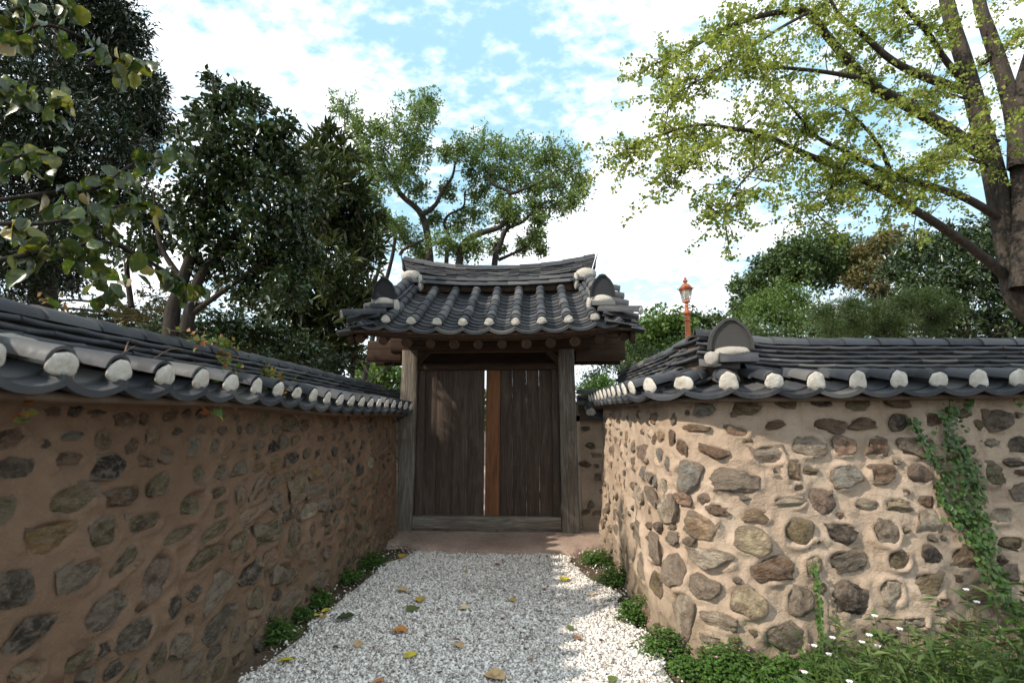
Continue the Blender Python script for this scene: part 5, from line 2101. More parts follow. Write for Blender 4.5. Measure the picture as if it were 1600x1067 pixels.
# the next tree of the row behind the shaded wall; it stands beside the camera and shades the far end of the right wall
t = Tree('plane_tree', 'spreading broad-leaved tree behind the near end of the shaded wall', 'tree', (-3.4, -0.9, 0), 81)
t.limb([(-3.4, -0.9, 0), (-3.35, -0.8, 2.5), (-3.1, -0.6, 4.6), (-2.9, -0.5, 6.6), (-2.8, -0.4, 8.2)], 0.17, 0.04)
t.limb([(-3.2, -0.7, 4.0), (-2.6, -1.3, 5.4), (-2.2, -1.8, 6.8)], 0.08, 0.03)
for (x, y, z, R) in [(-2.9, -0.5, 7.2, 1.1), (-3.5, -1.3, 6.4, 1.1), (-2.3, -1.6, 7.0, 1.1), (-3.4, -0.3, 8.1, 0.9), (-2.2, -2.2, 7.8, 0.9), (-3.9, -2.0, 7.2, 1.1), (-2.9, -1.5, 8.4, 1.0), (-3.2, -2.6, 6.6, 1.0)]:
    t.blob(V(x, y, z), (R, R, R * 0.8), 330, 7, 0.16, 0.13, 0.09, twigs=0.2, twig_r=0.008)
t.finish(LF['mid'], MAT['bark_grey'])

# ---- far wood closing the view, one mass
FW = Tree('distant_woodland', 'low belt of far trees along the horizon', 'wood', (0, 70, 0), 80)
for k in range(70):
    x = -75 + 150 * k / 69 + FW.rng.uniform(-2, 2)
    yv = 62 + FW.rng.uniform(-6, 14)
    h = FW.rng.uniform(3.0, 5.0)
    FW.blob(V(x, yv, h * 0.5), (3.2, 2.5, h * 0.6), 90, 5, 0.7, 0.75, 0.5, twigs=0, link=False)
r_ = FW.root
fm = FW.leaf.mesh('distant_woodland')
del r_['category']
bpy.data.objects.remove(r_)
fo = obj('distant_woodland', fm, LF['mid'])
fo['kind'] = 'stuff'
fo['label'] = 'low belt of far trees along the horizon'

# ------------------------------------------------------------------ corner end plate of the right wall
MAT['plate'] = MAT['tile_dark']


def corner_end():
    b = at(1143, 546, 3.66)
    a = math.radians(14)
    fy = V(math.sin(a), math.cos(a), 0)
    fx = V(math.cos(a), -math.sin(a), 0)
    up = unit(V(0, -0.10, 1))
    me = arch_plate(0.31, 0.22, 0.10)
    me.materials.append(MAT['plate'])
    under('end_plate', me, None, WR, frame(b, fx, np.cross(up, fx), up))
    under('plaster_lump', LUMPS[0], None, WR, frame(b + fy * 0.03 - V(0, 0, 0.02), fx, fy, (0, 0, 1), (0.135, 0.08, 0.045)))
    under('plaster_lump', LUMPS[2], None, WR, frame(b - fx * 0.135 - fy * 0.01 - V(0, 0, 0.065), fx, fy, (0, 0, 1), (0.055, 0.045, 0.055)))
    under('cross_tile', RIDGE_COVER_S, None, WR, frame(b - fx * 0.09 + V(0, 0, -0.095), -fy, fx, V(0, 0, 1), (1.1, 0.90, 1.25)))
    for k in range(3):
        q = b + fy * (0.04 + 0.24 * k) + V(0, 0, 0.105 - 0.035 * k)
        under('ridge_cover_tile', RIDGE_COVER, None, WR, frame(q, fx, unit(fy - V(0, 0, 0.14)), (0, 0, 1), (1.25, 1, 1.1)))
        under('ridge_tile', SLABS[0], None, WR, frame(q + fy * 0.12 - V(0, 0, 0.03), fy, fx, (0, 0, 1), (0.95, 1.0, 1.1)))
        under('ridge_tile', SLABS[0], None, WR, frame(q + fy * 0.14 - V(0, 0, 0.065), fy, fx, (0, 0, 1), (0.95, 1.08, 1.1)))


corner_end()
under('plaster_lump', LUMPS[1], None, WL, frame(at(20, 552, 1.98), (0, 1, 0), (1, 0, 0), (0, 0, 1), (0.14, 0.10, 0.075)))
under('plaster_lump', LUMPS[3], None, WL, frame(at(62, 560, 2.10), (0, 1, 0), (1, 0, 0), (0, 0, 1), (0.06, 0.06, 0.05)))

# ------------------------------------------------------------------ gravel
GE_L = [(640, 868), (604, 880), (566, 912), (525, 945), (480, 990), (420, 1035), (372, 1067)]
GE_R = [(1052, 1067), (1010, 1010), (985, 965), (955, 930), (915, 900), (880, 868)]
poly = [tuple(on_ground(*p)[:2]) for p in GE_L] + [(-1.5, -1.5), (1.0, -1.5)] + [tuple(on_ground(*p)[:2]) for p in GE_R]
# close along the slab
poly = [(-1.0, 6.9)] + poly + [(0.7, 6.9)]
gb = flat_sheet('gravel_path', poly, 0.008, MAT['gravel'])


def inside(P, poly):
    x, y = P[:, 0], P[:, 1]
    r = np.zeros(len(P), bool)
    n = len(poly)
    for i in range(n):
        x0, y0 = poly[i]
        x1, y1 = poly[(i + 1) % n]
        c = ((y0 > y) != (y1 > y)) & (x < (x1 - x0) * (y - y0) / (y1 - y0 + 1e-12) + x0)
        r ^= c
    return r


def pebbles(P, size, rng):
    base = np.array([(1, 0, 0), (-1, 0, 0), (0, 1, 0), (0, -1, 0), (0, 0, 1), (0, 0, -1)], float)
    fc = np.array([(0, 2, 4), (2, 1, 4), (1, 3, 4), (3, 0, 4), (2, 0, 5), (1, 2, 5), (3, 1, 5), (0, 3, 5)])
    n = len(P)
    v = np.repeat(base[None], n, 0) * rng.uniform(0.6, 1.3, (n, 6, 1))
    v = v + rng.normal(size=(n, 6, 3)) * 0.22
    v[:, :, 2] *= 0.6
    a = rng.random(n) * 2 * PI
    c, s = np.cos(a)[:, None], np.sin(a)[:, None]
    tx = rng.normal(size=(n, 1)) * 0.5
    v[:, :, 2] += v[:, :, 0] * tx
    v = np.stack([v[:, :, 0] * c - v[:, :, 1] * s, v[:, :, 0] * s + v[:, :, 1] * c, v[:, :, 2]], -1)
    v = v * size[:, None, None] + P[:, None]
    f = fc[None] + (np.arange(n) * 6)[:, None, None]
    return v.reshape(-1, 3), f.reshape(-1, 3)


rg = np.random.default_rng(77)
N = 130000
P2 = np.c_[rg.uniform(-2.0, 1.5, N), 2.7 + 4.1 * rg.random(N) ** 1.25, np.zeros(N)]
edge = (fbm(np.c_[P2[:, :2] * 3.2, P2[:, 2]], 3) - 0.5) * 0.30
P3 = P2.copy()
P3[:, 0] += edge
ins = inside(P3, poly)
bare = fbm(np.c_[P2[:, :2] * 1.5, P2[:, 2] + 9], 3)
keep = (ins & (rg.random(N) < np.clip(1.35 - (bare - 0.5) * 3.0, 0.35, 1))) | (rg.random(N) < 0.05)
keep &= (P2[:, 0] > -1.72) & (P2[:, 0] < 1.12 + 0.25 * (P2[:, 1] < 3.6))
P2 = P2[keep][:85000]
sz = np.clip(rg.lognormal(-4.78, 0.38, len(P2)), 0.0045, 0.022)
P2[:, 2] = 0.010 + sz * 0.25 * rg.uniform(0, 1.6, len(P2))
v, f = pebbles(P2, sz, rg)
o = obj('gravel', mesh_np('gravel', v, f), MAT['pebble'])
o['kind'] = 'stuff'
o['label'] = 'pale crushed gravel covering the lane'

# ------------------------------------------------------------------ low green clumps
MAT['stem'] = m_plain('green_stem', (0.07, 0.10, 0.03), 0.6)
MAT['woody'] = m_plain('woody_stem', (0.16, 0.10, 0.065), 0.8)


def m_petal(name, c):
    m = Mat(name)
    return m.done(c, 0.6, 0.3)


MAT['pink'] = m_petal('pink_petal', (0.55, 0.16, 0.36))
MAT['white_petal'] = m_petal('white_petal', (0.78, 0.76, 0.74))


def clump(px, py, r, h, label, n, seed, flowers=0, L=0.022, mat='weed', spread=1.0):
    c = on_ground(px, py, 0.0)
    R = 1.22 * r / 800 * depth_of(c)
    h = h * 1.35
    n = int(n * 1.5)
    rng = np.random.default_rng(seed)
    t = thing('geranium_clump', label, 'plant', (c[0], c[1], 0), 0, 'green clumps at the foot of the walls')
    stems, lv = Acc(), Acc()
    d = rand_dirs(n, rng)
    d[:, 2] = np.abs(d[:, 2])
    rr = rng.random(n) ** 0.4
    lump = 0.65 + 0.7 * vnoise(d * 2.2 + seed)
    P = d * (rr * lump)[:, None] * V(R, R * 0.9, h)
    P[:, 2] += 0.01
    for q in P[:60]:
        pts = curve_pts(V(q[0] * 0.2, q[1] * 0.2, 0), q, 0.1, rng, 4)
        stems.tube(pts, [0.0022, 0.002, 0.0018, 0.0014], 3, cap=False)
    # every leaf is cut into lobes: three leaflets
    k = 3
    PP = np.repeat(P, k, 0)
    ang = np.tile(np.array([-0.9, 0, 0.9]), n) + np.repeat(rng.random(n) * 2 * PI, k)
    D = np.c_[np.cos(ang), np.sin(ang), rng.normal(size=n * k) * 0.2]
    Nn = np.repeat(unit_rows(d * 0.6 + V(0, 0, 1) + rng.normal(size=(n, 3)) * 0.35), k, 0)
    s = np.repeat(rng.uniform(0.7, 1.4, n), k) * L
    lv.add(*leaf_faces(PP, D, Nn, s, s * 0.95, 0.18))
    obj('stems', stems.mesh('stems'), MAT['stem'], t)
    obj('foliage', lv.mesh('foliage'), LF[mat], t)
    for j in range(flowers):
        a = rng.random() * 2 * PI
        q = V(math.cos(a) * R * rng.uniform(0.2, 0.9), math.sin(a) * R * 0.8, h * rng.uniform(0.9, 1.35))
        A = Acc()
        A.tube(curve_pts(V(q[0] * .3, q[1] * .3, h * .3), q, 0.05, rng, 4), 0.0012, 3)
        obj('stem', A.mesh('stem'), MAT['stem'], t)
        pa = np.arange(5) * 2 * PI / 5
        D = np.c_[np.cos(pa), np.sin(pa), np.full(5, 0.5)]
        vv, ff = leaf_faces(np.repeat(q[None], 5, 0), D, np.repeat(V(0, -0.6, 1)[None], 5, 0), np.full(5, 0.010), np.full(5, 0.009), 0.1)
        obj('flower', mesh_np('flower', vv, ff), MAT['pink'], t)
    return t


def unit_rows(a):
    return a / (np.linalg.norm(a, axis=1)[:, None] + 1e-9)


CL = [(576, 884, 30, 0.10, 'low green clump at the shaded wall foot closest to the threshold', 420, 0),
      (541, 908, 22, 0.09, 'small green clump second from the gate along the shaded wall', 320, 0),
      (496, 946, 20, 0.09, 'green clump by a stone at the middle of the shaded wall foot', 320, 1),
      (470, 968, 17, 0.07, 'tiny green clump among yellow fallen leaves by the shaded wall', 220, 1),
      (430, 1000, 27, 0.11, 'leafy clump nearest the camera at the foot of the shaded wall', 480, 2),
      (888, 850, 16, 0.04, 'flat tuft of green in front of the right gate post', 180, 0),
      (935, 880, 24, 0.11, 'green clump in the nook where the sunlit wall meets the gate', 380, 1),
      (962, 912, 24, 0.11, 'bright yellow-green clump along the sunlit wall', 380, 0),
      (994, 970, 27, 0.15, 'tall rounded dark green clump against the sunlit wall', 620, 0),
      (1040, 1020, 38, 0.12, 'loose clump at the start of the wall corner with pink buds', 560, 3),
      (1075, 1050, 30, 0.07, 'low sprawling clump with dry grass at the wall corner', 380, 1),
      (1135, 1062, 48, 0.14, 'full bright clump in front of the rounded wall corner', 1000, 3),
      (1225, 1075, 55, 0.12, 'wide green clump under the big dark round stone', 1050, 3),
      (1300, 1080, 48, 0.12, 'green clump beside the thin climbing vine', 800, 2)]
for i, (x, y, r, h, lab, n, fl) in enumerate(CL):
    clump(x, y, r, h, lab, n, 200 + i, fl, L=0.019 if y < 960 else 0.016, mat='weed')

# scattered litter, moss and seedlings on the soil margins
rng = np.random.default_rng(90)
cand = np.c_[rng.uniform(-1.8, 1.6, 26000), rng.uniform(2.7, 7.0, 26000), np.zeros(26000)]
q = cand.copy()
q[:, 0] += (fbm(cand * 3, 2) - 0.5) * 0.3
out_ = ~inside(q, poly) & (cand[:, 0] > -1.74) & (cand[:, 0] < 1.30) & (fbm(cand * 4 + 3, 3) > 0.45) & (cand[:, 1] < 6.5)
cand = cand[out_][:7500]
n = len(cand)
D = rand_dirs(n, rng)
D[:, 2] = np.abs(D[:, 2]) * 0.6
cand[:, 2] = 0.004 + rng.random(n) * 0.015
v, f = leaf_faces(cand, D, rand_dirs(n, rng, 1.5), rng.uniform(0.008, 0.022, n), rng.uniform(0.006, 0.014, n), 0.1)
o = obj('ground_cover', mesh_np('ground_cover', v, f), LF['weed'])
o['kind'] = 'stuff'
o['label'] = 'tiny seedlings and moss on the soil beside the gravel'
cand2 = np.c_[rng.uniform(-1.75, 1.3, 9000), rng.uniform(2.7, 6.9, 9000), np.zeros(9000)]
sel = ~inside(cand2, poly) | (rng.random(9000) < 0.05)
cand2 = cand2[sel][:2600]
n = len(cand2)
D = rand_dirs(n, rng)
D[:, 2] *= 0.2
cand2[:, 2] = 0.016
MAT['litter'] = m_leaf('leaf_litter', [(0.05, 0.02, 0.012), (0.11, 0.04, 0.02), (0.20, 0.11, 0.04), (0.07, 0.05, 0.03)], 0.7, 0.1, 0.2)
v, f = leaf_faces(cand2, D, rand_dirs(n, rng, 3), rng.uniform(0.012, 0.030, n), rng.uniform(0.008, 0.018, n), 0.2)
o = obj('leaf_litter', mesh_np('leaf_litter', v, f), MAT['litter'])
o['kind'] = 'stuff'
o['label'] = 'dark crumbled leaf litter along the wall feet'

# ------------------------------------------------------------------ fallen leaves
MAT['fallen'] = (lambda m: m.done(m.mix(m.step(m.noise(m.coord('Object', rnd=True), 3, 4), 0.5, 0.7, 0, 0.6), m.info().outputs['Color'], (0.10, 0.055, 0.03)), 0.6, 0.3))(Mat('fallen_leaf'))


def fallen_mesh(k):
    r = np.random.default_rng(900 + k)
    n = 9
    t = np.linspace(0, 1, n)
    w = 0.36 * np.sin(PI * t ** 0.9) ** 0.75
    v, f = [], []
    c1, c2 = r.uniform(-0.2, 0.35), r.uniform(0.1, 0.5)
    for i, x in enumerate(t):
        z = c1 * (x - 0.5) ** 2
        v += [(-w[i], x - .5, z + w[i] * c2), (0, x - .5, z), (w[i], x - .5, z + w[i] * c2 * r.uniform(0.3, 1.3))]
    for i in range(n - 1):
        a = i * 3
        f += [(a, a + 1, a + 4, a + 3), (a + 1, a + 2, a + 5, a + 4)]
    A = Acc()
    A.add(v, f)
    A.tube([(0, -0.5, 0.02), (0.02, -0.68, 0.03), (0.06, -0.8, 0.02)], 0.014, 4)
    return A.mesh('fallen_leaf', True)


FM = [fallen_mesh(k) for k in range(5)]
for m_ in FM:
    m_.materials.append(MAT['fallen'])
FC = dict(tan=(0.50, 0.34, 0.17), yellow=(0.55, 0.47, 0.06), green=(0.10, 0.14, 0.035), dgreen=(0.03, 0.06, 0.015), pale=(0.62, 0.52, 0.33), red=(0.16, 0.04, 0.03), orange=(0.50, 0.22, 0.06), dark=(0.06, 0.035, 0.03), brown=(0.24, 0.12, 0.06), ochre=(0.45, 0.30, 0.06))
FL = [(627, 922, 18, 'tan', 'tan curled leaf on the gravel a step in front of the threshold'),
      (657, 937, 20, 'ochre', 'yellowish tan leaf between a green leaf and the threshold'),
      (645, 949, 24, 'green', 'olive green leaf lying flat in the middle of the gravel'),
      (540, 965, 26, 'dgreen', 'dark green leaf on the gravel edge facing the shaded wall'),
      (725, 949, 18, 'pale', 'pale cream leaf near the centre of the gravel'),
      (625, 985, 24, 'orange', 'orange-brown leaf lying sideways on the gravel'),
      (642, 1021, 21, 'yellow', 'bright yellow leaf with spots on the nearer gravel'),
      (560, 1005, 18, 'tan', 'folded tan leaf on the gravel near the shaded wall side'),
      (717, 1007, 18, 'tan', 'tan leaf beside a dark red scrap on the gravel'),
      (772, 1055, 33, 'tan', 'largest leaf, half tan half green, nearest the camera'),
      (800, 937, 12, 'ochre', 'small ochre leaf right of the gravel centre line'),
      (902, 997, 13, 'brown', 'brown folded leaf on the gravel near the sunlit wall'),
      (890, 981, 14, 'green', 'small grey-green leaf on the sunny side of the gravel'),
      (882, 904, 18, 'yellow', 'lemon yellow leaf on the gravel below the right gate post'),
      (925, 927, 14, 'pale', 'cream leaf beside the bright clump at the sunlit wall'),
      (957, 1060, 18, 'green', 'green leaf at the gravel edge near the wall corner'),
      (592, 1063, 16, 'orange', 'bright orange scrap of leaf nearest the shaded wall'),
      (630, 868, 18, 'ochre', 'ochre leaf where the gravel meets the earthen threshold'),
      (490, 960, 14, 'yellow', 'yellow leaf on the soil beside the tiny clump'),
      (510, 954, 14, 'yellow', 'upper yellow leaf of the pair on the soil margin'),
      (505, 963, 12, 'ochre', 'lower ochre leaf of the pair on the soil margin'),
      (452, 966, 14, 'orange', 'orange leaf among weeds at the shaded wall foot'),
      (457, 987, 12, 'pale', 'pale leaf below the orange one at the shaded wall foot'),
      (445, 1032, 22, 'yellow', 'greenish yellow leaf on soil nearest the shaded wall corner'),
      (1045, 1008, 12, 'orange', 'orange scrap of leaf on the clump at the wall corner')]
SMALL = [(685, 951, 8, 'red', 'tiny dark red scrap beside the green leaf on the gravel'), (785, 966, 7, 'red', 'tiny dark red scrap below the pale cream leaf'),
         (715, 999, 8, 'red', 'tiny dark red scrap touching the tan leaf on the gravel'), (802, 981, 6, 'dark', 'tiny blackish scrap right of the gravel middle'),
         (777, 882, 8, 'red', 'tiny dark red scrap on the gravel close to the threshold'), (687, 1050, 9, 'dark', 'tiny blackish scrap on the gravel left of the largest leaf'),
         (612, 965, 8, 'red', 'tiny dark red scrap above the orange-brown leaf'), (727, 891, 8, 'ochre', 'tiny ochre scrap on the gravel near the threshold'),
         (585, 1011, 8, 'brown', 'tiny brown scrap right of the folded tan leaf'), (524, 1010, 8, 'dark', 'tiny blackish scrap left of the folded tan leaf'),
         (765, 914, 7, 'tan', 'tiny tan scrap on the gravel before the threshold'), (845, 955, 7, 'dark', 'tiny blackish scrap on the sunny half of the gravel'),
         (740, 975, 6, 'brown', 'tiny brown scrap at the gravel centre'), (830, 1030, 8, 'brown', 'tiny brown scrap right of the largest leaf'),
         (850, 920, 7, 'red', 'tiny dark red scrap on the gravel towards the sunlit wall'), (940, 1000, 8, 'dark', 'tiny blackish scrap at the gravel edge beside the brown folded leaf')]


def drop_leaf(x, y, r, c, lab, grp=None):
    p = on_ground(x, y, 0.03 if y > 866 else 0.08)
    s = r / 800 * depth_of(p) * 1.2
    a = random.random() * 2 * PI
    M = frame(p, (math.cos(a), math.sin(a), random.uniform(-.15, .25)), (-math.sin(a), math.cos(a), 0.05), (0, 0, 1), (s, s, s))
    o = obj('fallen_leaf', random.choice(FM), None, None, M, FC[c])
    tag(o, lab, 'leaf', grp or 'leaves fallen in the lane')


for x, y, r, c, lab in FL:
    drop_leaf(x, y, r, c, lab)
for x, y, r, c, lab in SMALL:
    drop_leaf(x, y, r, c, lab, 'tiny leaf scraps on the gravel')
for x, y, r, c, lab in [(680, 826, 14, 'ochre', 'yellow-brown leaf against the left end of the gate sill'), (700, 830, 7, 'brown', 'small brown leaf on the earthen threshold near the sill'), (776, 829, 7, 'dark', 'small dark leaf in front of the sill below the orange board')]:
    drop_leaf(x, y, r, c, lab)

# ------------------------------------------------------------------ ivy on the right wall


def wall_pt(path, px, py, ztop, off=0.03):
    r = path.shoot(px, py, 0.04)
    if r is None:
        return None
    s, z = r
    p = wall_face(path, np.array(s), np.array(z), ztop, off)
    n = path.nor(s)
    return np.array(p), V(n[0], n[1], 0)


def ivy(label, lines, seed, L, leaf='ivy', path=RIGHT, ztop=1.76, off=0.045):
    rng = np.random.default_rng(seed)
    q0 = wall_pt(path, *lines[0][0][-1], ztop)
    t = thing('ivy', label, 'climbing plant', (q0[0][0], q0[0][1], 0), 0)
    inv = t.matrix_basis.inverted()
    st, lv = Acc(), Acc()
    for pts, wid, cnt in lines:
        w = [wall_pt(path, x, y, ztop, off) for x, y in pts]
        w = [x for x in w if x is not None]
        P = smooth_line([x[0] for x in w])
        P = P + rng.normal(size=P.shape) * 0.004
        st.tube(P, 0.003, 4)
        cum = np.r_[0, np.cumsum(np.linalg.norm(np.diff(P, axis=0), axis=1))]
        cnt = int(cnt * 0.7)
        u = rng.random(cnt) * cum[-1]
        Q = np.stack([np.interp(u, cum, P[:, i]) for i in range(3)], -1)
        tv = V(w[0][1][1] * -1, w[0][1][0], 0)
        Q = Q + rng.normal(size=(cnt, 1)) * wid * np.abs(tv) + rng.normal(size=(cnt, 1)) * wid * 0.6 * V(0, 0, 1)
        nn = w[0][1]
        Q = Q + nn * rng.uniform(0.0, 0.035, cnt)[:, None]
        D = np.c_[rng.normal(size=cnt) * 0.6, rng.normal(size=cnt) * 0.2, -np.abs(rng.normal(size=cnt)) - 0.4] + nn * 0.35
        Nn = nn + rng.normal(size=(cnt, 3)) * 0.35 + V(0, 0, 0.5)
        s = rng.uniform(0.7, 1.3, cnt) * L
        lv.add(*leaf_faces(Q, D, Nn, s, s * 1.0, 0.12))
    under('stem', st.mesh('stem'), MAT['woody'], t)
    under('foliage', lv.mesh('foliage'), LF[leaf], t)
    return t


ivy('broad curtain of green ivy hanging down the right part of the rounded wall',
    [([(1418, 650), (1440, 690), (1455, 720), (1475, 760), (1500, 800)], 0.022, 190), ([(1475, 640), (1480, 680), (1488, 730), (1500, 780), (1512, 830), (1525, 880), (1540, 930)], 0.050, 620),
     ([(1500, 700), (1510, 740), (1520, 800), (1530, 860)], 0.035, 260), ([(1452, 745), (1460, 775), (1480, 800), (1510, 812)], 0.014, 110), ([(1452, 750), (1468, 795), (1490, 825), (1520, 845)], 0.012, 90),
     ([(1480, 608), (1484, 650)], 0.02, 40), ([(1505, 612), (1507, 640)], 0.02, 36), ([(1530, 870), (1550, 920), (1570, 960)], 0.03, 110)], 301, 0.034)
ivy('small yellow-green ivy spray drooping from the eave beyond the big ivy curtain', [([(1560, 606), (1575, 612), (1585, 622)], 0.012, 16), ([(1570, 600), (1600, 625)], 0.012, 22), ([(1565, 615), (1568, 630)], 0.008, 10)], 302, 0.03, 'ivy', off=0.12)
ivy('thin single vine of bright green leaves climbing straight up from the wall foot', [([(1262, 1045), (1263, 1000), (1266, 950), (1263, 900), (1261, 868)], 0.010, 190)], 303, 0.026, 'weed')


# creeper on the shaded wall's roof
def roof_pt(px, off):
    """point above the left roof seen at pixel column px; off from the face, positive towards the lane"""
    r = LEFT.shoot(px, 600, off)
    return r


def creeper():
    rng = np.random.default_rng(311)
    t = thing('creeper', 'straggling creeper with green, orange and red leaves over the tiles of the shaded wall', 'climbing plant', (-1.8, 3.3, 1.9))
    st, lv = Acc(), Acc()
    lines = [([(255, 512), (300, 528), (345, 548), (375, 560)], (2.75, 3.5), 0.03, 30), ([(338, 545), (350, 565), (362, 585), (352, 612), (342, 640)], (3.45, 2.95), 0.03, 60),
             ([(320, 540), (345, 535), (372, 552)], (3.4, 3.7), 0.035, 85), ([(395, 565), (415, 580), (430, 592), (445, 606)], (4.0, 3.6), 0.035, 110),
             ([(285, 545), (300, 560), (322, 590), (318, 622), (338, 645)], (3.2, 2.85), 0.018, 50), ([(370, 590), (395, 600), (420, 615), (440, 628)], (3.5, 3.7), 0.02, 40),
             ([(30, 560), (28, 600), (40, 630), (35, 650)], (1.98, 1.85), 0.018, 36), ([(60, 470), (90, 480), (130, 500), (200, 520)], (2.3, 2.7), 0.03, 24), ([(172, 520), (200, 528)], (2.6, 2.7), 0.02, 22)]
    for pts, Yr, wid, cnt in lines:
        P = smooth_line(pxline(pts, Yr))
        P = P + rng.normal(size=P.shape) * 0.006
        st.tube(P, 0.0028, 4)
        cum = np.r_[0, np.cumsum(np.linalg.norm(np.diff(P, axis=0), axis=1))]
        u = rng.random(cnt) * cum[-1]
        Q = np.stack([np.interp(u, cum, P[:, i]) for i in range(3)], -1) + rng.normal(size=(cnt, 3)) * wid
        D = rand_dirs(cnt, rng)
        D[:, 2] -= 0.4
        s = rng.uniform(0.6, 1.3, cnt) * 0.044
        lv.add(*leaf_faces(Q, D, rand_dirs(cnt, rng, 1.0), s, s * 0.8, 0.15))
    # bare twigs
    for pts, Yr in [([(168, 574), (195, 550), (220, 535)], (2.2, 2.75)), ([(195, 550), (205, 530), (240, 528)], (2.4, 2.9)), ([(110, 600), (118, 570), (100, 545), (70, 520)], (1.95, 2.3)),
                    ([(240, 560), (270, 545), (300, 550)], (2.7, 3.1)), ([(120, 590), (160, 585), (200, 590)], (2.1, 2.4)), ([(60, 500), (140, 545), (230, 560), (300, 585)], (2.25, 3.1))]:
        st.tube(smooth_line(pxline(pts, Yr)), 0.0035, 4)
    under('stem', st.mesh('stem'), MAT['woody'], t)
    under('foliage', lv.mesh('foliage'), LF['red'], t)


creeper()


# ------------------------------------------------------------------ flowering weeds at the right
def weed(px, py, h, seed, label, flower=True, lean=0.0, L=0.085, W=0.017, col='lance'):
    c = on_ground(px, py)
    rng = np.random.default_rng(seed)
    t = thing('flowering_weed', label, 'plant', (c[0], c[1], 0), 0, 'weeds before the rounded wall')
    st, lv = Acc(), Acc()
    tips = []
    for k in range(3):
        tip = V(rng.normal() * 0.12 + lean, rng.normal() * 0.08, h * rng.uniform(0.75, 1.0))
        p = curve_pts(V(rng.normal() * .02, rng.normal() * .02, 0), tip, 0.06, rng, 8)
        st.tube(p, np.linspace(0.004, 0.0015, 8), 4, cap=False)
        tips.append(tip)
        n = int(10 + h * 22)
        u = rng.uniform(0.25, 1.0, n)
        Q = np.stack([np.interp(u, np.linspace(0, 1, 8), p[:, i]) for i in range(3)], -1)
        a = rng.random(n) * 2 * PI
        D = np.c_[np.cos(a), np.sin(a), rng.uniform(-0.5, 0.6, n)]
        s = rng.uniform(0.5, 1.2, n)
        # two-piece arching leaves
        v1, f1 = leaf_faces(Q, D, np.repeat(V(0, 0, 1)[None], n, 0) + rng.normal(size=(n, 3)) * 0.2, L * s, W * s * 1.2, 0.3)
        lv.add(v1, f1)
    obj('stem', st.mesh('stem'), MAT['stem'], t)
    obj('foliage', lv.mesh('foliage'), LF[col], t)
    if flower:
        for tip in tips[:2]:
            pa = np.arange(8) * 2 * PI / 8
            D = np.c_[np.cos(pa), np.sin(pa), np.full(8, 0.55)]
            vv, ff = leaf_faces(np.repeat((tip + V(0, 0, .006))[None], 8, 0), D, np.repeat(V(0, -1, 0.8)[None], 8, 0), np.full(8, 0.017), np.full(8, 0.013), 0.15)
            obj('flower', mesh_np('flower', vv, ff), MAT['white_petal'], t)


WD = [(1500, 1110, 0.42, 'weed with brown seed heads just below the ivy foot'), (1440, 1090, 0.36, 'feathery weed touching the wall below the pale stone'), (1590, 1200, 0.55, 'dark leafy weed at the far edge of the undergrowth'),
      (1390, 1100, 0.34, 'slim weed directly against the wall between two others'), (1290, 1150, 0.42, 'white-flowered weed leaning over the dark stone'), (1330, 1140, 0.50, 'tall white-flowered weed with arching leaves, leftmost of the tall ones'),
      (1365, 1160, 0.46, 'bushy weed with two white flowers below the dark stones'), (1405, 1150, 0.48, 'weed with pale drooping leaves in front of the rounded wall'),
      (1450, 1140, 0.52, 'yellow-green weed reaching towards the ivy foot'), (1490, 1170, 0.50, 'leafy weed at the edge of the dark undergrowth'),
      (1540, 1160, 0.62, 'tall thin weed under the ivy curtain'), (1580, 1130, 0.66, 'tallest weed, in front of the ivy foot'), (1345, 1200, 0.36, 'short weed with a white flower low in the undergrowth'),
      (1430, 1210, 0.38, 'short weed with yellowing leaves low in the undergrowth'), (1310, 1190, 0.30, 'short weed beside the wide green clump')]
for i, (x, y, h, lab) in enumerate(WD):
    weed(x, y, h * 1.15, 330 + i, lab, flower=i in (4, 5, 6, 7, 10, 12), L=0.12 if i % 2 else 0.09, W=0.02)
UG = Acc()
rng = np.random.default_rng(350)
n = 16000
P = np.c_[rng.uniform(1.35, 4.2, n), rng.uniform(2.0, 3.5, n), np.zeros(n)]
hh = 0.10 + 0.42 * fbm(P * 1.8, 3) * np.clip((P[:, 0] - 1.4) / 1.6, 0.12, 1.3)
P[:, 2] = hh * rng.random(n) ** 0.6
D = rand_dirs(n, rng, 0.2)
UG.add(*leaf_faces(P, D, rand_dirs(n, rng, 1.0), rng.uniform(0.02, 0.06, n), rng.uniform(0.012, 0.028, n), 0.2))
for k in range(500):
    a = V(rng.uniform(1.5, 4.0), rng.uniform(2.2, 3.5), 0)
    UG.tube([a, a + V(rng.normal() * .05, rng.normal() * .05, rng.uniform(.1, .3)), a + V(rng.normal() * .12, rng.normal() * .1, rng.uniform(.2, .42))], [0.002, 0.0018, 0.001], 3, cap=False)
o = obj('undergrowth', UG.mesh('undergrowth'), LF['ivy'])
o['kind'] = 'stuff'
o['label'] = 'tangled green undergrowth before the rounded wall'


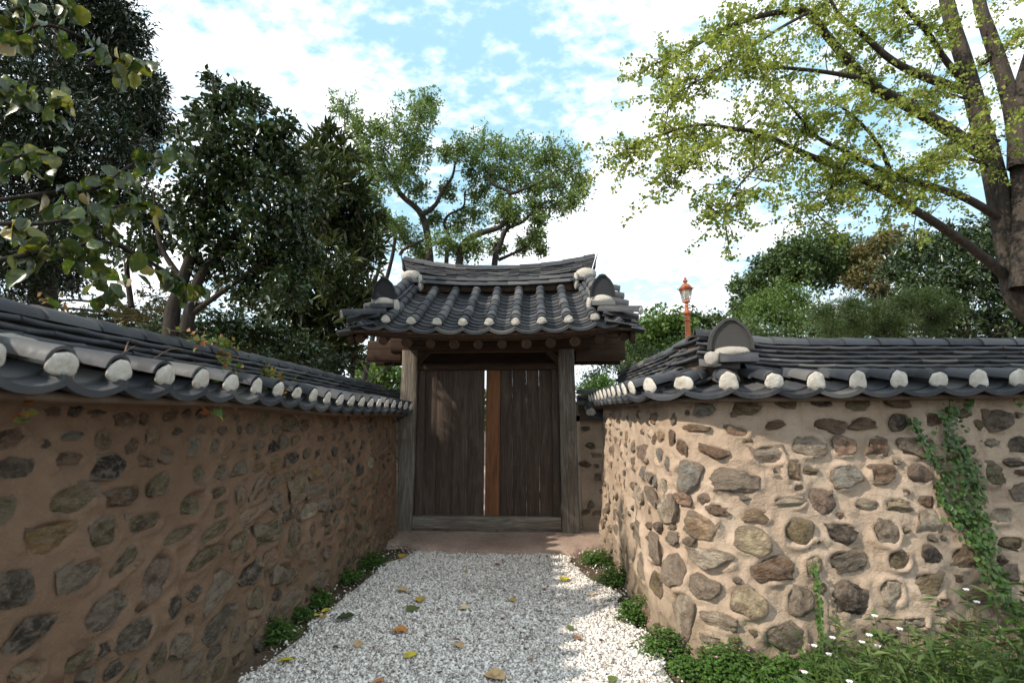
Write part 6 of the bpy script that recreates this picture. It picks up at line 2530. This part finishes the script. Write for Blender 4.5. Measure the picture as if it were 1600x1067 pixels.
# ------------------------------------------------------------------ lamp post
def lamp():
    Yl = 16.0
    top = at(1073.5, 433, Yl)
    base = V(at(1077, 560, Yl)[0], Yl, 0)
    t = thing('lamp_post', 'orange-red park lamp post with a glazed four-sided lantern and finial', 'lamp post', tuple(base))
    red = m_plain('orange_red_paint', (0.42, 0.115, 0.04), 0.45)
    H = top[2]
    lx = top[0] - base[0]

    def lathe(name, prof, mat, n=16, parent=None, x=0.0):
        A = Acc()
        a = np.arange(n) * 2 * PI / n
        v = np.concatenate([np.c_[x + r * np.cos(a), r * np.sin(a), np.full(n, z)] for z, r in prof])
        f = [(i * n + k, i * n + (k + 1) % n, (i + 1) * n + (k + 1) % n, (i + 1) * n + k) for i in range(len(prof) - 1) for k in range(n)]
        A.add(v, f)
        return obj(name, smooth_by_angle(A.mesh(name), 40), mat, parent or t)

    zl = H - 0.84
    lathe('pole', [(0, 0.0), (0, 0.22), (0.3, 0.22), (0.35, 0.15), (1.0, 0.125), (2.6, 0.105), (zl - 0.62, 0.078), (zl - 0.60, 0.11), (zl - 0.56, 0.11), (zl - 0.54, 0.075), (zl - 0.42, 0.07), (zl - 0.38, 0.13), (zl - 0.35, 0.14), (zl - 0.31, 0.13),
                   (zl - 0.28, 0.06), (zl - 0.14, 0.045), (zl - 0.12, 0.075), (zl - 0.08, 0.05), (zl, 0.05)], red)
    # small cross arm under the lantern
    A = Acc()
    A.tube([(-0.14, 0, zl - 0.17), (0.14, 0, zl - 0.17)], 0.018, 6)
    obj('cross_arm', A.mesh('cross_arm'), red, t)
    zb, zt_, wb, wt = zl + 0.02, zl + 0.42, 0.075, 0.135
    fr = Acc()
    fr.box((0, 0, zb), (2 * wb + 0.03, 2 * wb + 0.03, 0.05))
    for z, w in ((zt_, wt),):
        for sx, sy in ((1, 0), (-1, 0), (0, 1), (0, -1)):
            fr.box((sx * w, sy * w, z), (0.03 if sx else 2 * w + .03, 0.03 if sy else 2 * w - .03, 0.035))
    for sx in (-1, 1):
        for sy in (-1, 1):
            fr.tube([(sx * wb, sy * wb, zb), (sx * wt, sy * wt, zt_)], 0.013, 5)
    lan = obj('lantern', fr.mesh('lantern'), red, t)
    lan.rotation_euler = (0, 0, 0.35)
    gm = Mat('lantern_glass')
    gm.b.inputs['Transmission Weight'].default_value = 0.7
    gm.b.inputs['Alpha'].default_value = 0.75
    glass = gm.done((0.75, 0.76, 0.68), 0.25, 0.5)
    for k in range(4):
        a = k * PI / 2
        R = lambda x, y, z: (x * math.cos(a) - y * math.sin(a), x * math.sin(a) + y * math.cos(a), z)
        i = 0.012
        v = [R(wb - i, -wb + i, zb + .03), R(wb - i, wb - i, zb + .03), R(wt - i, wt - i, zt_ - .02), R(wt - i, -wt + i, zt_ - .02)]
        v += [R(wb - i - .008, -wb + i, zb + .03), R(wb - i - .008, wb - i, zb + .03), R(wt - i - .008, wt - i, zt_ - .02), R(wt - i - .008, -wt + i, zt_ - .02)]
        obj('pane', mesh_np('pane', v, [np.array([(0, 1, 2, 3), (7, 6, 5, 4), (0, 4, 5, 1), (1, 5, 6, 2), (2, 6, 7, 3), (3, 7, 4, 0)])]), glass, lan)
    A = Acc()
    w = wt + 0.035
    v = [(sx * w, sy * w, zt_ + .02) for sx, sy in ((-1, -1), (1, -1), (1, 1), (-1, 1))] + [(sx * .07, sy * .07, zt_ + .19) for sx, sy in ((-1, -1), (1, -1), (1, 1), (-1, 1))]
    A.add(v, [(0, 1, 5, 4), (1, 2, 6, 5), (2, 3, 7, 6), (3, 0, 4, 7), (0, 3, 2, 1), (4, 5, 6, 7)])
    for sx in (-1, 1):
        for sy in (-1, 1):
            A.tube([(sx * w * .97, sy * w * .97, zt_ + .01), (sx * (w + .02), sy * (w + .02), zt_ + .09)], [0.018, 0.004], 5)
    obj('lantern_roof', A.mesh('lantern_roof'), red, lan)
    lathe('finial', [(zt_ + .18, 0.06), (zt_ + .24, 0.045), (zt_ + .26, 0.075), (zt_ + .31, 0.075), (zt_ + .33, 0.03), (zt_ + .37, 0.04), (zt_ + .40, 0.03), (zt_ + .44, 0.006)], red, 12, lan)


lamp()
# small pale sign board low by the lamp post
sg = at(1071, 545, 15.5)
SGN = thing('sign_board', 'small blank whitish board on a stake beside the lamp post', 'sign', (sg[0], sg[1], 0))
A = Acc()
A.box((0, 0, sg[2]), (0.16, 0.03, 0.34))
obj('board', A.mesh('board'), m_plain('white_paint', (0.7, 0.72, 0.72), 0.5), SGN)
A = Acc()
A.tube([(0, 0.03, 0), (0, 0.03, sg[2] + 0.1)], 0.025, 6)
obj('stake', A.mesh('stake'), MAT['post'], SGN)

# ------------------------------------------------------------------ cable from the gate
A = Acc()
p0, p1 = at(615, 566, 7.6), at(535, 600, 9.5)
tt = np.linspace(0, 1, 16)[:, None]
pts = p0 + (p1 - p0) * tt + V(0, 0, -0.25) * (tt * (1 - tt)) * 4 * 0.5
pts = np.vstack([[p0 + V(0.03, -0.02, 0.35)], pts, [p1 + V(-1.2, 1.5, -0.5)]])
A.tube(smooth_line(pts), 0.016, 6)
o = obj('cable', smooth_by_angle(A.mesh('cable'), 60), m_plain('black_rubber', (0.02, 0.02, 0.022), 0.5))
tag(o, 'black cable sagging from under the left gate eave into the trees', 'cable')
# stones lying loose at the foot of the walls
for i, (x, y, w, c, lab) in enumerate([(500, 912, 30, 'gray', 'grey stone lying at the foot of the shaded wall behind the weeds'), (450, 950, 34, 'darkgray', 'dark stone at the shaded wall foot by the leafy clumps'),
                                       (1024, 968, 14, 'pink', 'small pinkish stone on the soil beside the sunlit wall'), (618, 835, 26, 'darkgray', 'flat dark stone beside the left gate post'),
                                       (1015, 1000, 12, 'palegray', 'small pale stone near the wall corner clumps')]):
    p = on_ground(x, y)
    s = w / 800 * depth_of(p) / 2
    o = obj('loose_stone', STONES[7 + i], MAT['stone'], None, frame(p + V(0, 0, s * 0.2), (1, 0, 0), (0, 0.3, 1), (0, -1, 0.3), (s, s * 0.6, s * 0.7)), PAL[c])
    tag(o, lab, 'stone', 'loose stones at the foot of the walls')
